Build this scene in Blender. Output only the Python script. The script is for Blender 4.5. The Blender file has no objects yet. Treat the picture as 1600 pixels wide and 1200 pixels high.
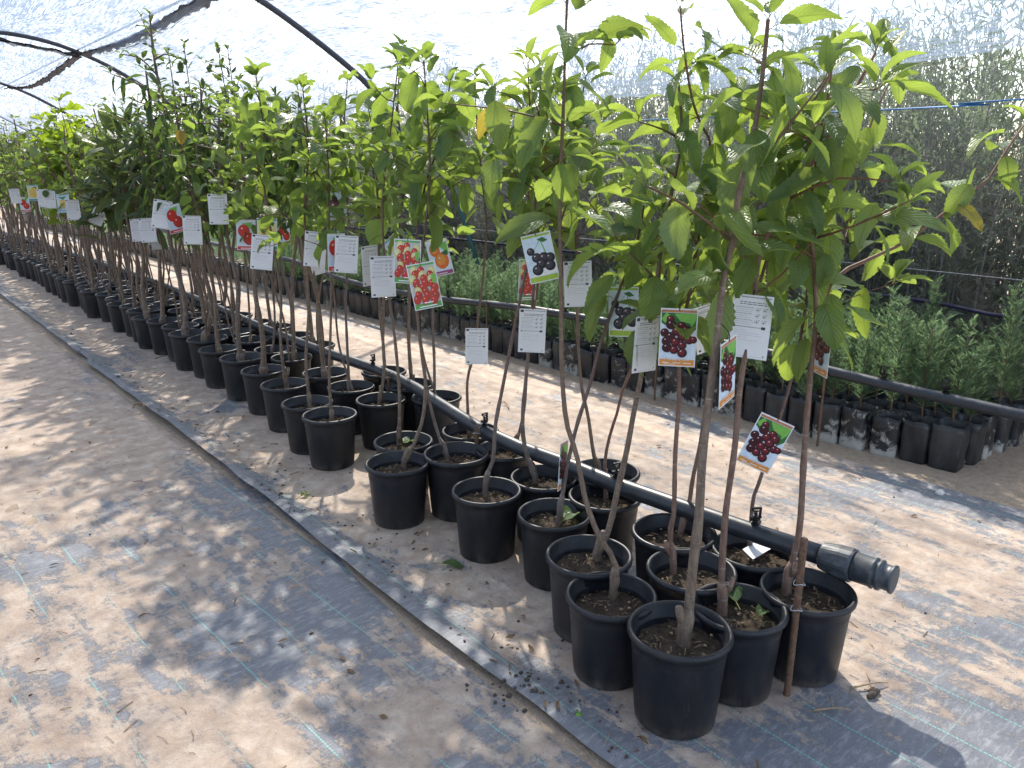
import bpy, math, random
import numpy as np
from mathutils import Vector, noise

random.seed(7)
rng = np.random.default_rng(7)
sc = bpy.context.scene
COL = sc.collection
PI = math.pi
R = math.radians

# ------------------------------------------------------------------ camera model (photo 1600x1200)
F = 1200.0; PITCH = R(15.6); YAW = R(40.4); CH = 1.35
SUN_AZ = R(35.0); SUN_EL = R(43.0)

def ray(u, v):
    x = (u - 800) / F; y = (600 - v) / F
    fw = math.cos(PITCH) + y * math.sin(PITCH); up = -math.sin(PITCH) + y * math.cos(PITCH)
    return np.array((fw * math.sin(YAW) + x * math.cos(YAW), fw * math.cos(YAW) - x * math.sin(YAW), up))
def at(u, v, zc):
    return np.array((0, 0, CH)) + ray(u, v) * zc
def onz(u, v, z=0.0):
    d = ray(u, v); return np.array((0, 0, CH)) + d * ((z - CH) / d[2])
def onx(u, v, X):
    d = ray(u, v); return np.array((0, 0, CH)) + d * (X / d[0])
def depth(P):
    fwd = P[0] * math.sin(YAW) + P[1] * math.cos(YAW)
    return fwd * math.cos(PITCH) - (P[2] - CH) * math.sin(PITCH)
def proj(P):
    z = P[2] - CH
    fwd = P[0] * math.sin(YAW) + P[1] * math.cos(YAW); r = P[0] * math.cos(YAW) - P[1] * math.sin(YAW)
    zc = fwd * math.cos(PITCH) - z * math.sin(PITCH); yc = fwd * math.sin(PITCH) + z * math.cos(PITCH)
    return 800 + F * r / zc, 600 - F * yc / zc, zc

# ------------------------------------------------------------------ material helpers
def mat(name):
    m = bpy.data.materials.new(name); m.use_nodes = True
    nt = m.node_tree; nt.nodes.clear()
    out = nt.nodes.new('ShaderNodeOutputMaterial')
    return m, nt, out
class NT:
    def __init__(s, nt): s.nt = nt
    def n(s, typ, **kw):
        nd = s.nt.nodes.new(typ)
        for k, v in kw.items():
            if k.startswith('i_'):
                key = k[2:]
                key = int(key) if key.isdigit() else key.replace('_', ' ')
                sock = nd.inputs[key]
                if hasattr(v, 'is_output'): s.nt.links.new(v, sock)
                else: sock.default_value = v
            else: setattr(nd, k, v)
        return nd
    def link(s, a, b): s.nt.links.new(a, b)
    def ramp(s, fac, stops):
        r = s.n('ShaderNodeValToRGB'); s.link(fac, r.inputs[0])
        el = r.color_ramp.elements
        while len(el) > 1: el.remove(el[-1])
        el[0].position, el[0].color = stops[0][0], c4(stops[0][1])
        for p, c in stops[1:]:
            e = el.new(p); e.color = c4(c)
        return r.outputs[0]
    def mixc(s, fac, a, b, blend='MIX'):
        m = s.n('ShaderNodeMix', data_type='RGBA', blend_type=blend)
        for sock, v in ((m.inputs[0], fac), (m.inputs[6], a), (m.inputs[7], b)):
            if hasattr(v, 'is_output'): s.link(v, sock)
            else: sock.default_value = v if not isinstance(v, tuple) else c4(v)
        return m.outputs[2]
    def math(s, op, a, b=None, c=None):
        m = s.n('ShaderNodeMath', operation=op)
        for i, v in enumerate((a, b, c)):
            if v is None: continue
            if hasattr(v, 'is_output'): s.link(v, m.inputs[i])
            else: m.inputs[i].default_value = v
        return m.outputs[0]
    def mapping(s, vec, scale=(1, 1, 1), rot=(0, 0, 0), loc=(0, 0, 0)):
        m = s.n('ShaderNodeMapping'); s.link(vec, m.inputs[0])
        m.inputs['Scale'].default_value = scale; m.inputs['Rotation'].default_value = rot; m.inputs['Location'].default_value = loc
        return m.outputs[0]
    def noise(s, vec, scale, detail=4, rough=.55, dist=0.0):
        n = s.n('ShaderNodeTexNoise'); s.link(vec, n.inputs['Vector'])
        n.inputs['Scale'].default_value = scale; n.inputs['Detail'].default_value = detail
        n.inputs['Roughness'].default_value = rough; n.inputs['Distortion'].default_value = dist
        return n.outputs['Fac']
    def bump(s, h, strength=.4, dist=.01):
        b = s.n('ShaderNodeBump'); s.link(h, b.inputs['Height'])
        b.inputs['Strength'].default_value = strength; b.inputs['Distance'].default_value = dist
        return b.outputs[0]
def c4(c):
    if isinstance(c, (int, float)): return (c, c, c, 1)
    return (c[0], c[1], c[2], 1)
def simple(name, col, rough=.6, var=.25, scale=40, bump=0.0, spec=.4, metal=0.0):
    m, nt, out = mat(name); N = NT(nt)
    tc = N.n('ShaderNodeTexCoord').outputs['Object']
    f = N.noise(tc, scale, 3)
    c = N.ramp(f, [(.25, tuple(x * (1 - var) for x in col)), (.75, tuple(min(1, x * (1 + var)) for x in col))])
    p = N.n('ShaderNodeBsdfPrincipled'); N.link(c, p.inputs['Base Color'])
    p.inputs['Roughness'].default_value = rough; p.inputs['Specular IOR Level'].default_value = spec
    p.inputs['Metallic'].default_value = metal
    if bump: N.link(N.bump(f, bump, .004), p.inputs['Normal'])
    N.link(p.outputs[0], out.inputs[0]); return m

# woven ground fabric under sand
def fabric_mat(name, rot, cover, stripe_phase, seed, grad=(0, 0), edge=False):
    m, nt, out = mat(name); N = NT(nt)
    tc = N.n('ShaderNodeTexCoord').outputs['Object']
    P = N.mapping(tc, rot=(0, 0, rot), loc=(seed * 3.1, seed * 1.7, seed))
    big = N.noise(N.mapping(P, (1.3, .75, 1)), 1.5, 8, .62, .35)
    med = N.noise(N.mapping(P, (1.5, .8, 1)), 7, 8, .65, .5)
    fine = N.noise(P, 160, 4, .7)
    streak = N.noise(N.mapping(P, (9, 1.1, 1)), 2.2, 6, .6, .3)
    s = N.math('ADD', N.math('MULTIPLY', big, .55), N.math('MULTIPLY', med, .35))
    s = N.math('ADD', s, N.math('MULTIPLY', streak, .22))
    s = N.math('ADD', s, N.math('ADD', N.math('MULTIPLY', fine, .06), N.math('MULTIPLY', N.math('SUBTRACT', N.noise(P, 38, 6, .75, .3), .32), .22)))
    so = N.n('ShaderNodeSeparateXYZ'); N.link(tc, so.inputs[0])
    gy = N.math('MINIMUM', N.math('MAXIMUM', N.math('MULTIPLY', N.math('SUBTRACT', so.outputs[1], grad[1]), grad[0]), -.05), .05)
    s = N.math('ADD', s, gy)
    if edge:
        su = N.n('ShaderNodeSeparateXYZ'); N.link(N.n('ShaderNodeUVMap').outputs[0], su.inputs[0])
        s = N.math('SUBTRACT', s, N.ramp(N.math('ADD', su.outputs[0], N.math('MULTIPLY', N.math('SUBTRACT', med, .5), .12)), [(.02, .11), (.085, .085), (.12, 0), (.9, 0), (1, 0)]))
        s = N.math('SUBTRACT', s, N.math('MULTIPLY', N.ramp(N.math('DIVIDE', N.math('ADD', su.outputs[0], N.math('MULTIPLY', N.math('SUBTRACT', med, .5), .5)), 2.33), [(.05, 0), (.09, 1), (.8, 1), (.93, 0)]), -.05))
    fac = N.ramp(s, [(cover - .028, 0), (cover - .008, .3), (cover + .008, .72), (cover + .05, .93), (cover + .09, 1)])
    thin = N.noise(P, 26, 6, .7, .6)
    weave = N.n('ShaderNodeTexWave', wave_type='BANDS', bands_direction='Y', i_Scale=120.0, i_Distortion=.6)
    N.link(P, weave.inputs['Vector'])
    fab = N.mixc(thin, (.1, .108, .126), (.2, .205, .222))
    fab = N.mixc(N.math('MULTIPLY', weave.outputs['Fac'], .25), fab, (.2, .21, .235))
    scuff = N.ramp(N.noise(N.mapping(P, (6, 20, 1)), 3.0, 7, .75, .4), [(.5, 0), (.7, .6)])
    fab = N.mixc(scuff, fab, (.43, .42, .41))
    # thin green marker yarns
    sx = N.n('ShaderNodeSeparateXYZ'); N.link(P, sx.inputs[0])
    wob = N.noise(N.mapping(P, (.2, 1, 1)), 3, 2)
    x = N.math('ADD', N.math('ADD', sx.outputs[0], stripe_phase), N.math('MULTIPLY', wob, .02))
    d = N.math('ABSOLUTE', N.math('SUBTRACT', N.math('FRACT', N.math('DIVIDE', x, .167)), .5))
    line = N.math('LESS_THAN', d, .0105)
    dash = N.math('GREATER_THAN', N.math('FRACT', N.math('MULTIPLY', sx.outputs[1], 95.0)), .28)
    line = N.math('MULTIPLY', line, dash)
    y = N.math('ADD', sx.outputs[1], N.math('MULTIPLY', N.noise(P, 2.5, 2), .03))
    d2 = N.math('ABSOLUTE', N.math('SUBTRACT', N.math('FRACT', N.math('DIVIDE', y, .42)), .5))
    line2 = N.math('MULTIPLY', N.math('LESS_THAN', d2, .0028), .55)
    fab = N.mixc(line, fab, (.17, .43, .38))
    fab = N.mixc(line2, fab, (.24, .35, .36))
    dn = N.noise(P, 11, 8, .7, .4)
    dust = N.ramp(dn, [(.3, (.32, .235, .175)), (.5, (.43, .335, .26)), (.7, (.56, .47, .385))])
    grit = N.ramp(N.noise(P, 420, 2, .6), [(.28, .55), (.42, 1)])
    dust = N.mixc(1.0, dust, grit, 'MULTIPLY')
    spots = N.ramp(N.noise(P, 70, 4, .7), [(.26, 0.4), (.36, 1)])
    dust = N.mixc(1.0, dust, spots, 'MULTIPLY')
    col = N.mixc(fac, fab, dust)
    p = N.n('ShaderNodeBsdfPrincipled'); N.link(col, p.inputs['Base Color'])
    N.link(N.ramp(fac, [(0, .5), (1, .92)]), p.inputs['Roughness'])
    p.inputs['Specular IOR Level'].default_value = .35
    h = N.math('ADD', N.math('MULTIPLY', fac, .5), N.math('ADD', N.math('MULTIPLY', med, .45), N.math('MULTIPLY', fine, .3)))
    N.link(N.bump(h, .55, .012), p.inputs['Normal'])
    N.link(p.outputs[0], out.inputs[0]); return m

def soil_mat(name, a, b, scale=60, bump=.8):
    m, nt, out = mat(name); N = NT(nt)
    tc = N.n('ShaderNodeTexCoord').outputs['Object']
    f = N.noise(tc, scale, 8, .7, .3); g = N.noise(tc, scale * 5, 3, .6); w = N.noise(tc, scale * .08, 5, .6)
    c = N.ramp(f, [(.3, tuple(x * .55 for x in a)), (.5, a), (.72, b)])
    c = N.mixc(N.ramp(g, [(.58, 0), (.7, .8)]), c, tuple(min(1, x * 1.8) for x in b))
    c = N.mixc(N.ramp(w, [(.3, .0), (.7, .5)]), c, b)
    p = N.n('ShaderNodeBsdfPrincipled'); N.link(c, p.inputs['Base Color']); p.inputs['Roughness'].default_value = .95
    N.link(N.bump(N.math('ADD', f, N.math('MULTIPLY', g, .5)), bump, .02), p.inputs['Normal'])
    N.link(p.outputs[0], out.inputs[0]); return m

def leaf_mat(name, dark, light, trans, under, yellow=.95, tw=.4, rough=.4):
    m, nt, out = mat(name); N = NT(nt)
    at_ = N.n('ShaderNodeAttribute', attribute_name='tint').outputs['Fac']
    uv = N.n('ShaderNodeUVMap').outputs[0]
    sx = N.n('ShaderNodeSeparateXYZ'); N.link(uv, sx.inputs[0])
    au = N.math('ABSOLUTE', N.math('SUBTRACT', sx.outputs[0], .5))
    ph = N.math('SUBTRACT', N.math('MULTIPLY', sx.outputs[1], 9.0), N.math('MULTIPLY', au, 6.5))
    d = N.math('ABSOLUTE', N.math('SUBTRACT', N.math('FRACT', ph), .5))
    vein = N.ramp(d, [(.0, 1), (.16, 0)])
    mid = N.ramp(au, [(.018, 1), (.05, 0)])
    v = N.math('MAXIMUM', N.math('MULTIPLY', vein, .55), mid)
    obj = N.n('ShaderNodeTexCoord').outputs['Object']
    blot = N.noise(obj, 45, 4, .6)
    col = N.ramp(at_, [(0, dark), (.75, light), (yellow, tuple(min(1, x) for x in (light[0] * 1.3, light[1] * 1.15, light[2]))), (min(1, yellow + .03), (.28, .24, .03)), (1.0, (.34, .2, .04))])
    col = N.mixc(N.ramp(blot, [(.35, .35), (.6, 0)]), col, tuple(x * .7 for x in dark))
    col = N.mixc(N.math('MULTIPLY', v, .5), col, (.2, .28, .1))
    geo = N.n('ShaderNodeNewGeometry')
    col = N.mixc(N.math('MULTIPLY', geo.outputs['Backfacing'], .75), col, under)
    p = N.n('ShaderNodeBsdfPrincipled'); N.link(col, p.inputs['Base Color'])
    rr = N.math('ADD', rough, N.math('MULTIPLY', geo.outputs['Backfacing'], .25))
    N.link(rr, p.inputs['Roughness'])
    p.inputs['Specular IOR Level'].default_value = .45
    bh = N.math('SUBTRACT', N.math('MULTIPLY', d, .8), mid)
    bmp = N.bump(N.math('ADD', bh, N.math('MULTIPLY', blot, .4)), .9, .006)
    N.link(bmp, p.inputs['Normal'])
    tr = N.n('ShaderNodeBsdfTranslucent')
    tcol = N.ramp(at_, [(0, tuple(x * .7 for x in trans)), (.8, trans), (yellow, trans), (min(.99, yellow + .03), (.6, .45, .05))])
    tcol = N.mixc(N.math('MULTIPLY', v, .45), tcol, tuple(x * .45 for x in trans))
    N.link(tcol, tr.inputs[0])
    mx = N.n('ShaderNodeMixShader'); mx.inputs[0].default_value = tw
    N.link(p.outputs[0], mx.inputs[1]); N.link(tr.outputs[0], mx.inputs[2])
    N.link(mx.outputs[0], out.inputs[0]); return m

def bark_mat(name, a, b, young):
    m, nt, out = mat(name); N = NT(nt)
    tc = N.n('ShaderNodeTexCoord').outputs['Object']
    t = N.n('ShaderNodeAttribute', attribute_name='tint').outputs['Fac']
    f = N.noise(N.mapping(tc, (1, 1, .35)), 90, 6, .65); ring = N.noise(N.mapping(tc, (.25, .25, 3)), 60, 3, .6)
    c = N.ramp(f, [(.3, a), (.7, b)])
    c = N.mixc(N.ramp(ring, [(.6, 0), (.7, .6)]), c, (.36, .31, .25))
    c = N.mixc(N.ramp(t, [(.25, 1), (.6, 0)]), c, young)
    p = N.n('ShaderNodeBsdfPrincipled'); N.link(c, p.inputs['Base Color']); p.inputs['Roughness'].default_value = .7
    N.link(N.bump(N.math('ADD', f, ring), .6, .003), p.inputs['Normal'])
    N.link(p.outputs[0], out.inputs[0]); return m

def pot_mat():
    m, nt, out = mat('pot_plastic'); N = NT(nt)
    tc = N.n('ShaderNodeTexCoord').outputs['Object']; oi = N.n('ShaderNodeObjectInfo').outputs['Random']
    off = N.n('ShaderNodeCombineXYZ'); N.link(N.math('MULTIPLY', oi, 31.0), off.inputs[0])
    va = N.n('ShaderNodeVectorMath', operation='ADD'); N.link(tc, va.inputs[0]); N.link(off.outputs[0], va.inputs[1])
    P = va.outputs[0]
    sx = N.n('ShaderNodeSeparateXYZ'); N.link(tc, sx.inputs[0])
    f = N.noise(N.mapping(P, (1, 1, .5)), 18, 7, .7, .3); g = N.noise(P, 120, 4, .7)
    low = N.ramp(sx.outputs[2], [(0.0, .4), (.04, .09), (.12, .02), (.235, .06)])
    du = N.math('MULTIPLY', N.ramp(f, [(.42, 0), (.68, 1)]), low)
    sc_ = N.ramp(N.noise(N.mapping(P, (4, 4, .6)), 30, 4, .7), [(.64, 0), (.74, .14)])
    du = N.math('ADD', du, sc_)
    c = N.mixc(du, N.mixc(oi, (.008, .0098, .014), (.014, .016, .021)), (.34, .29, .23))
    p = N.n('ShaderNodeBsdfPrincipled'); N.link(c, p.inputs['Base Color'])
    N.link(N.ramp(f, [(.3, .36), (.7, .52)]), p.inputs['Roughness']); p.inputs['Specular IOR Level'].default_value = .36
    N.link(N.bump(g, .08, .002), p.inputs['Normal'])
    N.link(p.outputs[0], out.inputs[0]); return m

def bag_mat():
    m, nt, out = mat('bag_film'); N = NT(nt)
    tc = N.n('ShaderNodeTexCoord').outputs['Object']; oi = N.n('ShaderNodeObjectInfo').outputs['Random']
    off = N.n('ShaderNodeCombineXYZ'); N.link(N.math('MULTIPLY', oi, 57.0), off.inputs[0]); N.link(N.math('MULTIPLY', oi, 13.0), off.inputs[1])
    va = N.n('ShaderNodeVectorMath', operation='ADD'); N.link(tc, va.inputs[0]); N.link(off.outputs[0], va.inputs[1])
    P = va.outputs[0]; sx = N.n('ShaderNodeSeparateXYZ'); N.link(tc, sx.inputs[0])
    f = N.noise(P, 16, 8, .72, .5); g = N.noise(N.mapping(P, (1, 1, .4)), 9, 5, .6)
    amt = N.math('ADD', N.ramp(sx.outputs[2], [(0, .27), (.08, .08), (.2, 0)]), N.math('MULTIPLY', N.math('SUBTRACT', oi, .85), .3))
    du = N.ramp(N.math('ADD', f, amt), [(.6, 0), (.7, .8)])
    film = N.ramp(g, [(.42, 0), (.75, .22)])
    c = N.mixc(film, (.014, .015, .018), (.2, .21, .21)); c = N.mixc(du, c, (.47, .45, .41))
    p = N.n('ShaderNodeBsdfPrincipled'); N.link(c, p.inputs['Base Color'])
    N.link(N.ramp(du, [(0, .33), (1, .85)]), p.inputs['Roughness'])
    N.link(N.bump(f, .3, .01), p.inputs['Normal']); N.link(p.outputs[0], out.inputs[0]); return m

def net_mat(name, dens, col, contrast=.3):
    m, nt, out = mat(name); N = NT(nt)
    uv = N.n('ShaderNodeUVMap').outputs[0]
    a = N.noise(N.mapping(uv, (5, 95, 1)), 1, 2, .6); b = N.noise(N.mapping(uv, (120, 8, 1)), 1, 1, .5)
    big = N.noise(N.mapping(uv, (.5, 1.6, 1)), 1.4, 5, .6, .8); slack = N.noise(N.mapping(uv, (1.0, 9, 1), rot=(0, 0, .35)), 1.3, 4, .55, .3)
    w1 = N.n('ShaderNodeTexWave', wave_type='BANDS', bands_direction='Y', i_Scale=42.0, i_Distortion=.8); N.link(uv, w1.inputs['Vector'])
    t = N.math('ADD', N.math('MULTIPLY', N.math('SUBTRACT', a, .5), contrast * 1.7), N.math('MULTIPLY', N.math('SUBTRACT', b, .5), contrast * .6))
    t = N.math('ADD', t, N.math('MULTIPLY', N.math('SUBTRACT', w1.outputs['Fac'], .5), contrast * .25))
    t = N.math('ADD', t, N.math('ADD', N.math('MULTIPLY', N.math('SUBTRACT', big, .5), .25), N.math('MULTIPLY', N.math('SUBTRACT', slack, .5), .3)))
    wr = N.noise(N.mapping(uv, (.45, 3.2, 1), rot=(0, 0, .25)), 1.7, 6, .68, 1.2)
    t = N.math('ADD', t, N.math('MULTIPLY', N.ramp(wr, [(.52, 0), (.66, 1)]), .22 * contrast))
    fac = N.math('MINIMUM', N.math('MAXIMUM', N.math('ADD', t, dens), .06), .93)
    # threads close up when the net is seen at a slant
    geo = N.n('ShaderNodeNewGeometry'); dt = N.n('ShaderNodeVectorMath', operation='DOT_PRODUCT'); N.link(geo.outputs['Normal'], dt.inputs[0]); N.link(geo.outputs['Incoming'], dt.inputs[1])
    ex = N.math('DIVIDE', 1.0, N.math('MAXIMUM', N.math('ABSOLUTE', dt.outputs['Value']), .24))
    fac = N.math('SUBTRACT', 1.0, N.math('POWER', N.math('SUBTRACT', 1.0, fac), ex))
    tr = N.n('ShaderNodeBsdfTransparent')
    dif = N.n('ShaderNodeBsdfDiffuse'); dif.inputs[0].default_value = c4(col)
    tl = N.n('ShaderNodeBsdfTranslucent'); tl.inputs[0].default_value = c4(tuple(min(1, x * 1.25) for x in col))
    fb = N.n('ShaderNodeMixShader'); fb.inputs[0].default_value = .6
    N.link(dif.outputs[0], fb.inputs[1]); N.link(tl.outputs[0], fb.inputs[2])
    mx = N.n('ShaderNodeMixShader'); N.link(fac, mx.inputs[0]); N.link(tr.outputs[0], mx.inputs[1]); N.link(fb.outputs[0], mx.inputs[2])
    N.link(mx.outputs[0], out.inputs[0]); return m

M = {}
M['left_fabric'] = fabric_mat('dusty_fabric_left', R(-3.6), .606, .055, 1, (.04, 2.9))
M['right_fabric'] = fabric_mat('dusty_fabric_right', R(0.5), .642, .02, 4, (.028, 1.5), True)
M['sand'] = soil_mat('sandy_soil', (.33, .25, .18), (.42, .33, .24), 30, .6)
M['pot'] = pot_mat()
M['soil'] = soil_mat('potting_soil', (.065, .044, .029), (.17, .12, .078), 90, 1.0)
M['bag'] = bag_mat()
M['net'] = net_mat('shade_net_mesh', .47, (.13, .16, .21), 1.1)
M['side_net'] = net_mat('side_net_mesh', .26, (.05, .05, .056), .5)
M['net_fold'] = net_mat('net_folds', .8, (.05, .045, .045), .5)
M['hoop'] = simple('hoop_steel', (.075, .08, .1), .5, .25, 30, .1)
M['pipe'] = simple('pipe_polyethylene', (.022, .026, .034), .38, .35, 24, .12, .5)
M['fitting'] = simple('fitting_plastic', (.05, .058, .07), .45, .45, 60, .15, .5)
M['black'] = simple('black_plastic', (.008, .008, .009), .35, .3, 50)
M['rust'] = simple('rusty_rebar', (.13, .075, .048), .85, .5, 120, .6)
M['wire'] = simple('grey_wire', (.35, .35, .36), .45, .2, 60)
M['blue'] = simple('blue_rope', (.05, .2, .45), .6, .3, 200)
M['hem'] = simple('purple_hem', (.02, .018, .05), .6, .4, 60, .3)
M['greenpole'] = simple('green_pole', (.02, .09, .085), .5, .3, 30)
M['stone'] = simple('white_stone', (.6, .57, .52), .8, .2, 60, .4)
M['clod'] = simple('dark_clod', (.07, .055, .045), .95, .6, 90, .8)
M['twig'] = simple('dry_twig', (.28, .2, .12), .85, .4, 60)
M['dry'] = simple('dry_leaf', (.16, .095, .05), .8, .5, 40, .3)
M['card'] = simple('tag_card', (.74, .75, .77), .5, .03, 20)
for nm, c in dict(orange=(.72, .3, .06), rustbar=(.5, .2, .1), green=(.12, .38, .1), lime=(.36, .52, .06), leafg=(.2, .48, .09), deepg=(.035, .15, .04),
                  cherry=(.045, .006, .011), cherryred=(.16, .012, .022), black_cherry=(.016, .012, .022), shine=(.8, .6, .6), paleblue=(.62, .74, .86),
                  grey=(.3, .31, .34), ink=(.05, .05, .06), faint=(.5, .51, .54), red=(.6, .045, .035), jred=(.42, .06, .035), jgreen=(.55, .55, .2), pors=(.72, .17, .035), purple=(.32, .07, .22),
                  figp=(.07, .025, .05), figl=(.2, .08, .1), yellow=(.75, .5, .12), pearl=(.7, .68, .35), sky=(.2, .5, .75), teal=(.05, .32, .25), white=(.85, .85, .85)).items():
    M['p_' + nm] = simple('print_' + nm, c, .45, .12, 80)
M['cherry_leaf'] = leaf_mat('cherry_leaf', (.036, .088, .038), (.12, .205, .078), (.5, .66, .09), (.17, .24, .12), .93)
M['persimmon_leaf'] = leaf_mat('persimmon_leaf', (.05, .105, .045), (.125, .2, .07), (.45, .62, .08), (.15, .22, .1), .95)
M['peach_leaf'] = leaf_mat('peach_leaf', (.022, .055, .026), (.055, .1, .04), (.2, .31, .05), (.09, .14, .055), .95)
M['plum_leaf'] = leaf_mat('plum_leaf', (.026, .058, .024), (.068, .11, .038), (.24, .35, .05), (.12, .16, .075), .93)
M['loquat_leaf'] = leaf_mat('loquat_leaf', (.028, .06, .024), (.07, .105, .04), (.18, .26, .045), (.17, .19, .12), .96, .3)
M['fig_leaf'] = leaf_mat('fig_leaf', (.03, .08, .016), (.1, .18, .022), (.46, .62, .03), (.14, .21, .06), .96, .5)
M['petiole'] = simple('petiole', (.2, .2, .05), .6, .4, 60)
M['bark_grey'] = bark_mat('bark_grey', (.092, .062, .045), (.225, .165, .118), (.13, .075, .045))
M['bark_red'] = bark_mat('bark_red', (.105, .058, .044), (.23, .145, .105), (.17, .075, .05))
M['bark_purple'] = bark_mat('bark_purple', (.09, .066, .056), (.2, .155, .13), (.12, .05, .045))
M['conifer'] = leaf_mat('conifer_foliage', (.075, .15, .09), (.16, .27, .165), (.3, .47, .22), (.11, .19, .12), .99, .42, .6)
M['conifer_stem'] = simple('conifer_stem', (.13, .085, .05), .8, .3, 60)
M['bush_leaf'] = leaf_mat('bush_leaf', (.11, .15, .1), (.24, .3, .21), (.3, .38, .22), (.26, .32, .24), .99, .3, .55)
M['bush_stem'] = simple('bush_stem', (.25, .235, .21), .8, .35, 40)

# ------------------------------------------------------------------ object helpers
def mesh_np(name, V, Fq, mats, uv=None, tint=None, mi=None, smooth=True):
    me = bpy.data.meshes.new(name)
    V = np.asarray(V, dtype=np.float32)
    sizes = [len(f) for f in Fq] if not isinstance(Fq, np.ndarray) else None
    if sizes is None:
        nf, k = Fq.shape; loops = Fq.ravel(); starts = np.arange(nf) * k
    else:
        nf = len(sizes); loops = np.fromiter((i for f in Fq for i in f), dtype=np.int32); starts = np.concatenate(([0], np.cumsum(sizes)[:-1]))
    me.vertices.add(len(V)); me.vertices.foreach_set('co', V.ravel())
    me.loops.add(len(loops)); me.loops.foreach_set('vertex_index', loops.astype(np.int32))
    me.polygons.add(nf); me.polygons.foreach_set('loop_start', starts.astype(np.int32))
    if mi is not None: me.polygons.foreach_set('material_index', np.asarray(mi, dtype=np.int32))
    me.polygons.foreach_set('use_smooth', np.full(nf, smooth))
    me.update(calc_edges=True)
    if uv is not None:
        l = me.uv_layers.new(name='UVMap'); l.data.foreach_set('uv', np.asarray(uv, dtype=np.float32)[loops].ravel())
    if tint is not None:
        a = me.attributes.new('tint', 'FLOAT', 'POINT'); a.data.foreach_set('value', np.asarray(tint, dtype=np.float32))
    for m in (mats if isinstance(mats, (list, tuple)) else [mats]): me.materials.append(m)
    me.validate()
    return me
def obj(name, me, parent=None, loc=(0, 0, 0), rz=0.0, scale=1.0):
    o = bpy.data.objects.new(name, me); COL.objects.link(o)
    o.location = loc; o.rotation_euler = (0, 0, rz)
    o.scale = (scale,) * 3 if not isinstance(scale, tuple) else scale
    if parent: o.parent = parent
    return o
def empty(name, loc, rz=0.0):
    o = bpy.data.objects.new(name, None); COL.objects.link(o); o.location = loc; o.rotation_euler = (0, 0, rz)
    o.empty_display_size = .1; return o
def tag(o, label=None, cat=None, group=None, kind=None):
    if label: o['label'] = label
    if cat: o['category'] = cat
    if group: o['group'] = group
    if kind: o['kind'] = kind
    return o

class MB:
    """collects shapes into one mesh"""
    def __init__(s): s.V = []; s.F = []; s.T = []; s.U = []; s.mi = []; s.n = 0
    def add(s, V, Fs, t=0.5, m=0, U=None):
        V = np.asarray(V, float); s.V.append(V)
        s.F += [tuple(i + s.n for i in f) for f in Fs]; s.mi += [m] * len(Fs)
        s.T.append(np.full(len(V), t) if np.isscalar(t) else np.asarray(t)); s.n += len(V)
        s.U.append(np.zeros((len(V), 2)) if U is None else np.asarray(U))
    def tube(s, P, r, k=8, t=None, m=0, cap=True):
        P = np.asarray(P, float); n = len(P)
        r = np.full(n, r) if np.isscalar(r) else np.asarray(r, float)
        tg = np.gradient(P, axis=0); tg /= np.linalg.norm(tg, axis=1)[:, None] + 1e-12
        a = np.array((0, 0, 1.0)) if abs(tg[0][2]) < .9 else np.array((1.0, 0, 0))
        u = np.cross(tg[0], a); u /= np.linalg.norm(u)
        ring = []
        ang = np.arange(k) * 2 * PI / k
        for i in range(n):
            u = u - tg[i] * np.dot(u, tg[i]); u /= np.linalg.norm(u) + 1e-12
            w = np.cross(tg[i], u)
            ring.append(P[i] + r[i] * (np.cos(ang)[:, None] * u + np.sin(ang)[:, None] * w))
        V = np.concatenate(ring)
        Fs = [(i * k + j, i * k + (j + 1) % k, (i + 1) * k + (j + 1) % k, (i + 1) * k + j) for i in range(n - 1) for j in range(k)]
        if cap: Fs += [tuple(range(k))[::-1], tuple((n - 1) * k + j for j in range(k))]
        tt = .5 if t is None else np.repeat(np.asarray(t), k) if not np.isscalar(t) else t
        s.add(V, Fs, tt, m)
    def box(s, c, d, m=0, rot=None):
        c = np.asarray(c, float); d = np.asarray(d, float) / 2
        V = np.array([(x, y, z) for x in (-1, 1) for y in (-1, 1) for z in (-1, 1)]) * d
        if rot is not None: V = V @ np.array(rot).T
        s.add(V + c, [(0, 1, 3, 2), (4, 6, 7, 5), (0, 4, 5, 1), (2, 3, 7, 6), (0, 2, 6, 4), (1, 5, 7, 3)], .5, m)
    def lathe(s, prof, k=32, m=0, c=(0, 0, 0), closed=False):
        ang = np.arange(k) * 2 * PI / k
        V = np.concatenate([np.stack([r * np.cos(ang) + c[0], r * np.sin(ang) + c[1], np.full(k, z + c[2])], 1) for r, z in prof])
        n = len(prof)
        Fs = [(i * k + j, i * k + (j + 1) % k, (i + 1) * k + (j + 1) % k, (i + 1) * k + j) for i in range(n - 1) for j in range(k)]
        s.add(V, Fs, .5, m)
    def blob(s, c, r, m=0, seed=0):
        V = []; Fs = []
        for i in range(5):
            th = PI * i / 4
            for j in range(6):
                ph = 2 * PI * j / 6; q = 1 + random.uniform(-.25, .25)
                V.append((c[0] + r[0] * q * math.sin(th) * math.cos(ph), c[1] + r[1] * q * math.sin(th) * math.sin(ph), c[2] + r[2] * math.cos(th)))
        Fs = [(i * 6 + j, i * 6 + (j + 1) % 6, (i + 1) * 6 + (j + 1) % 6, (i + 1) * 6 + j) for i in range(4) for j in range(6)]
        s.add(V, Fs, .5, m)
    def mesh(s, name, mats, smooth=True, uv=False):
        return mesh_np(name, np.concatenate(s.V), s.F, mats, uv=np.concatenate(s.U) if uv else None, tint=np.concatenate(s.T), mi=s.mi, smooth=smooth)
    def build(s, name, mats, parent=None, smooth=True, **kw): return obj(name, s.mesh(name, mats, smooth), parent, **kw)

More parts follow.
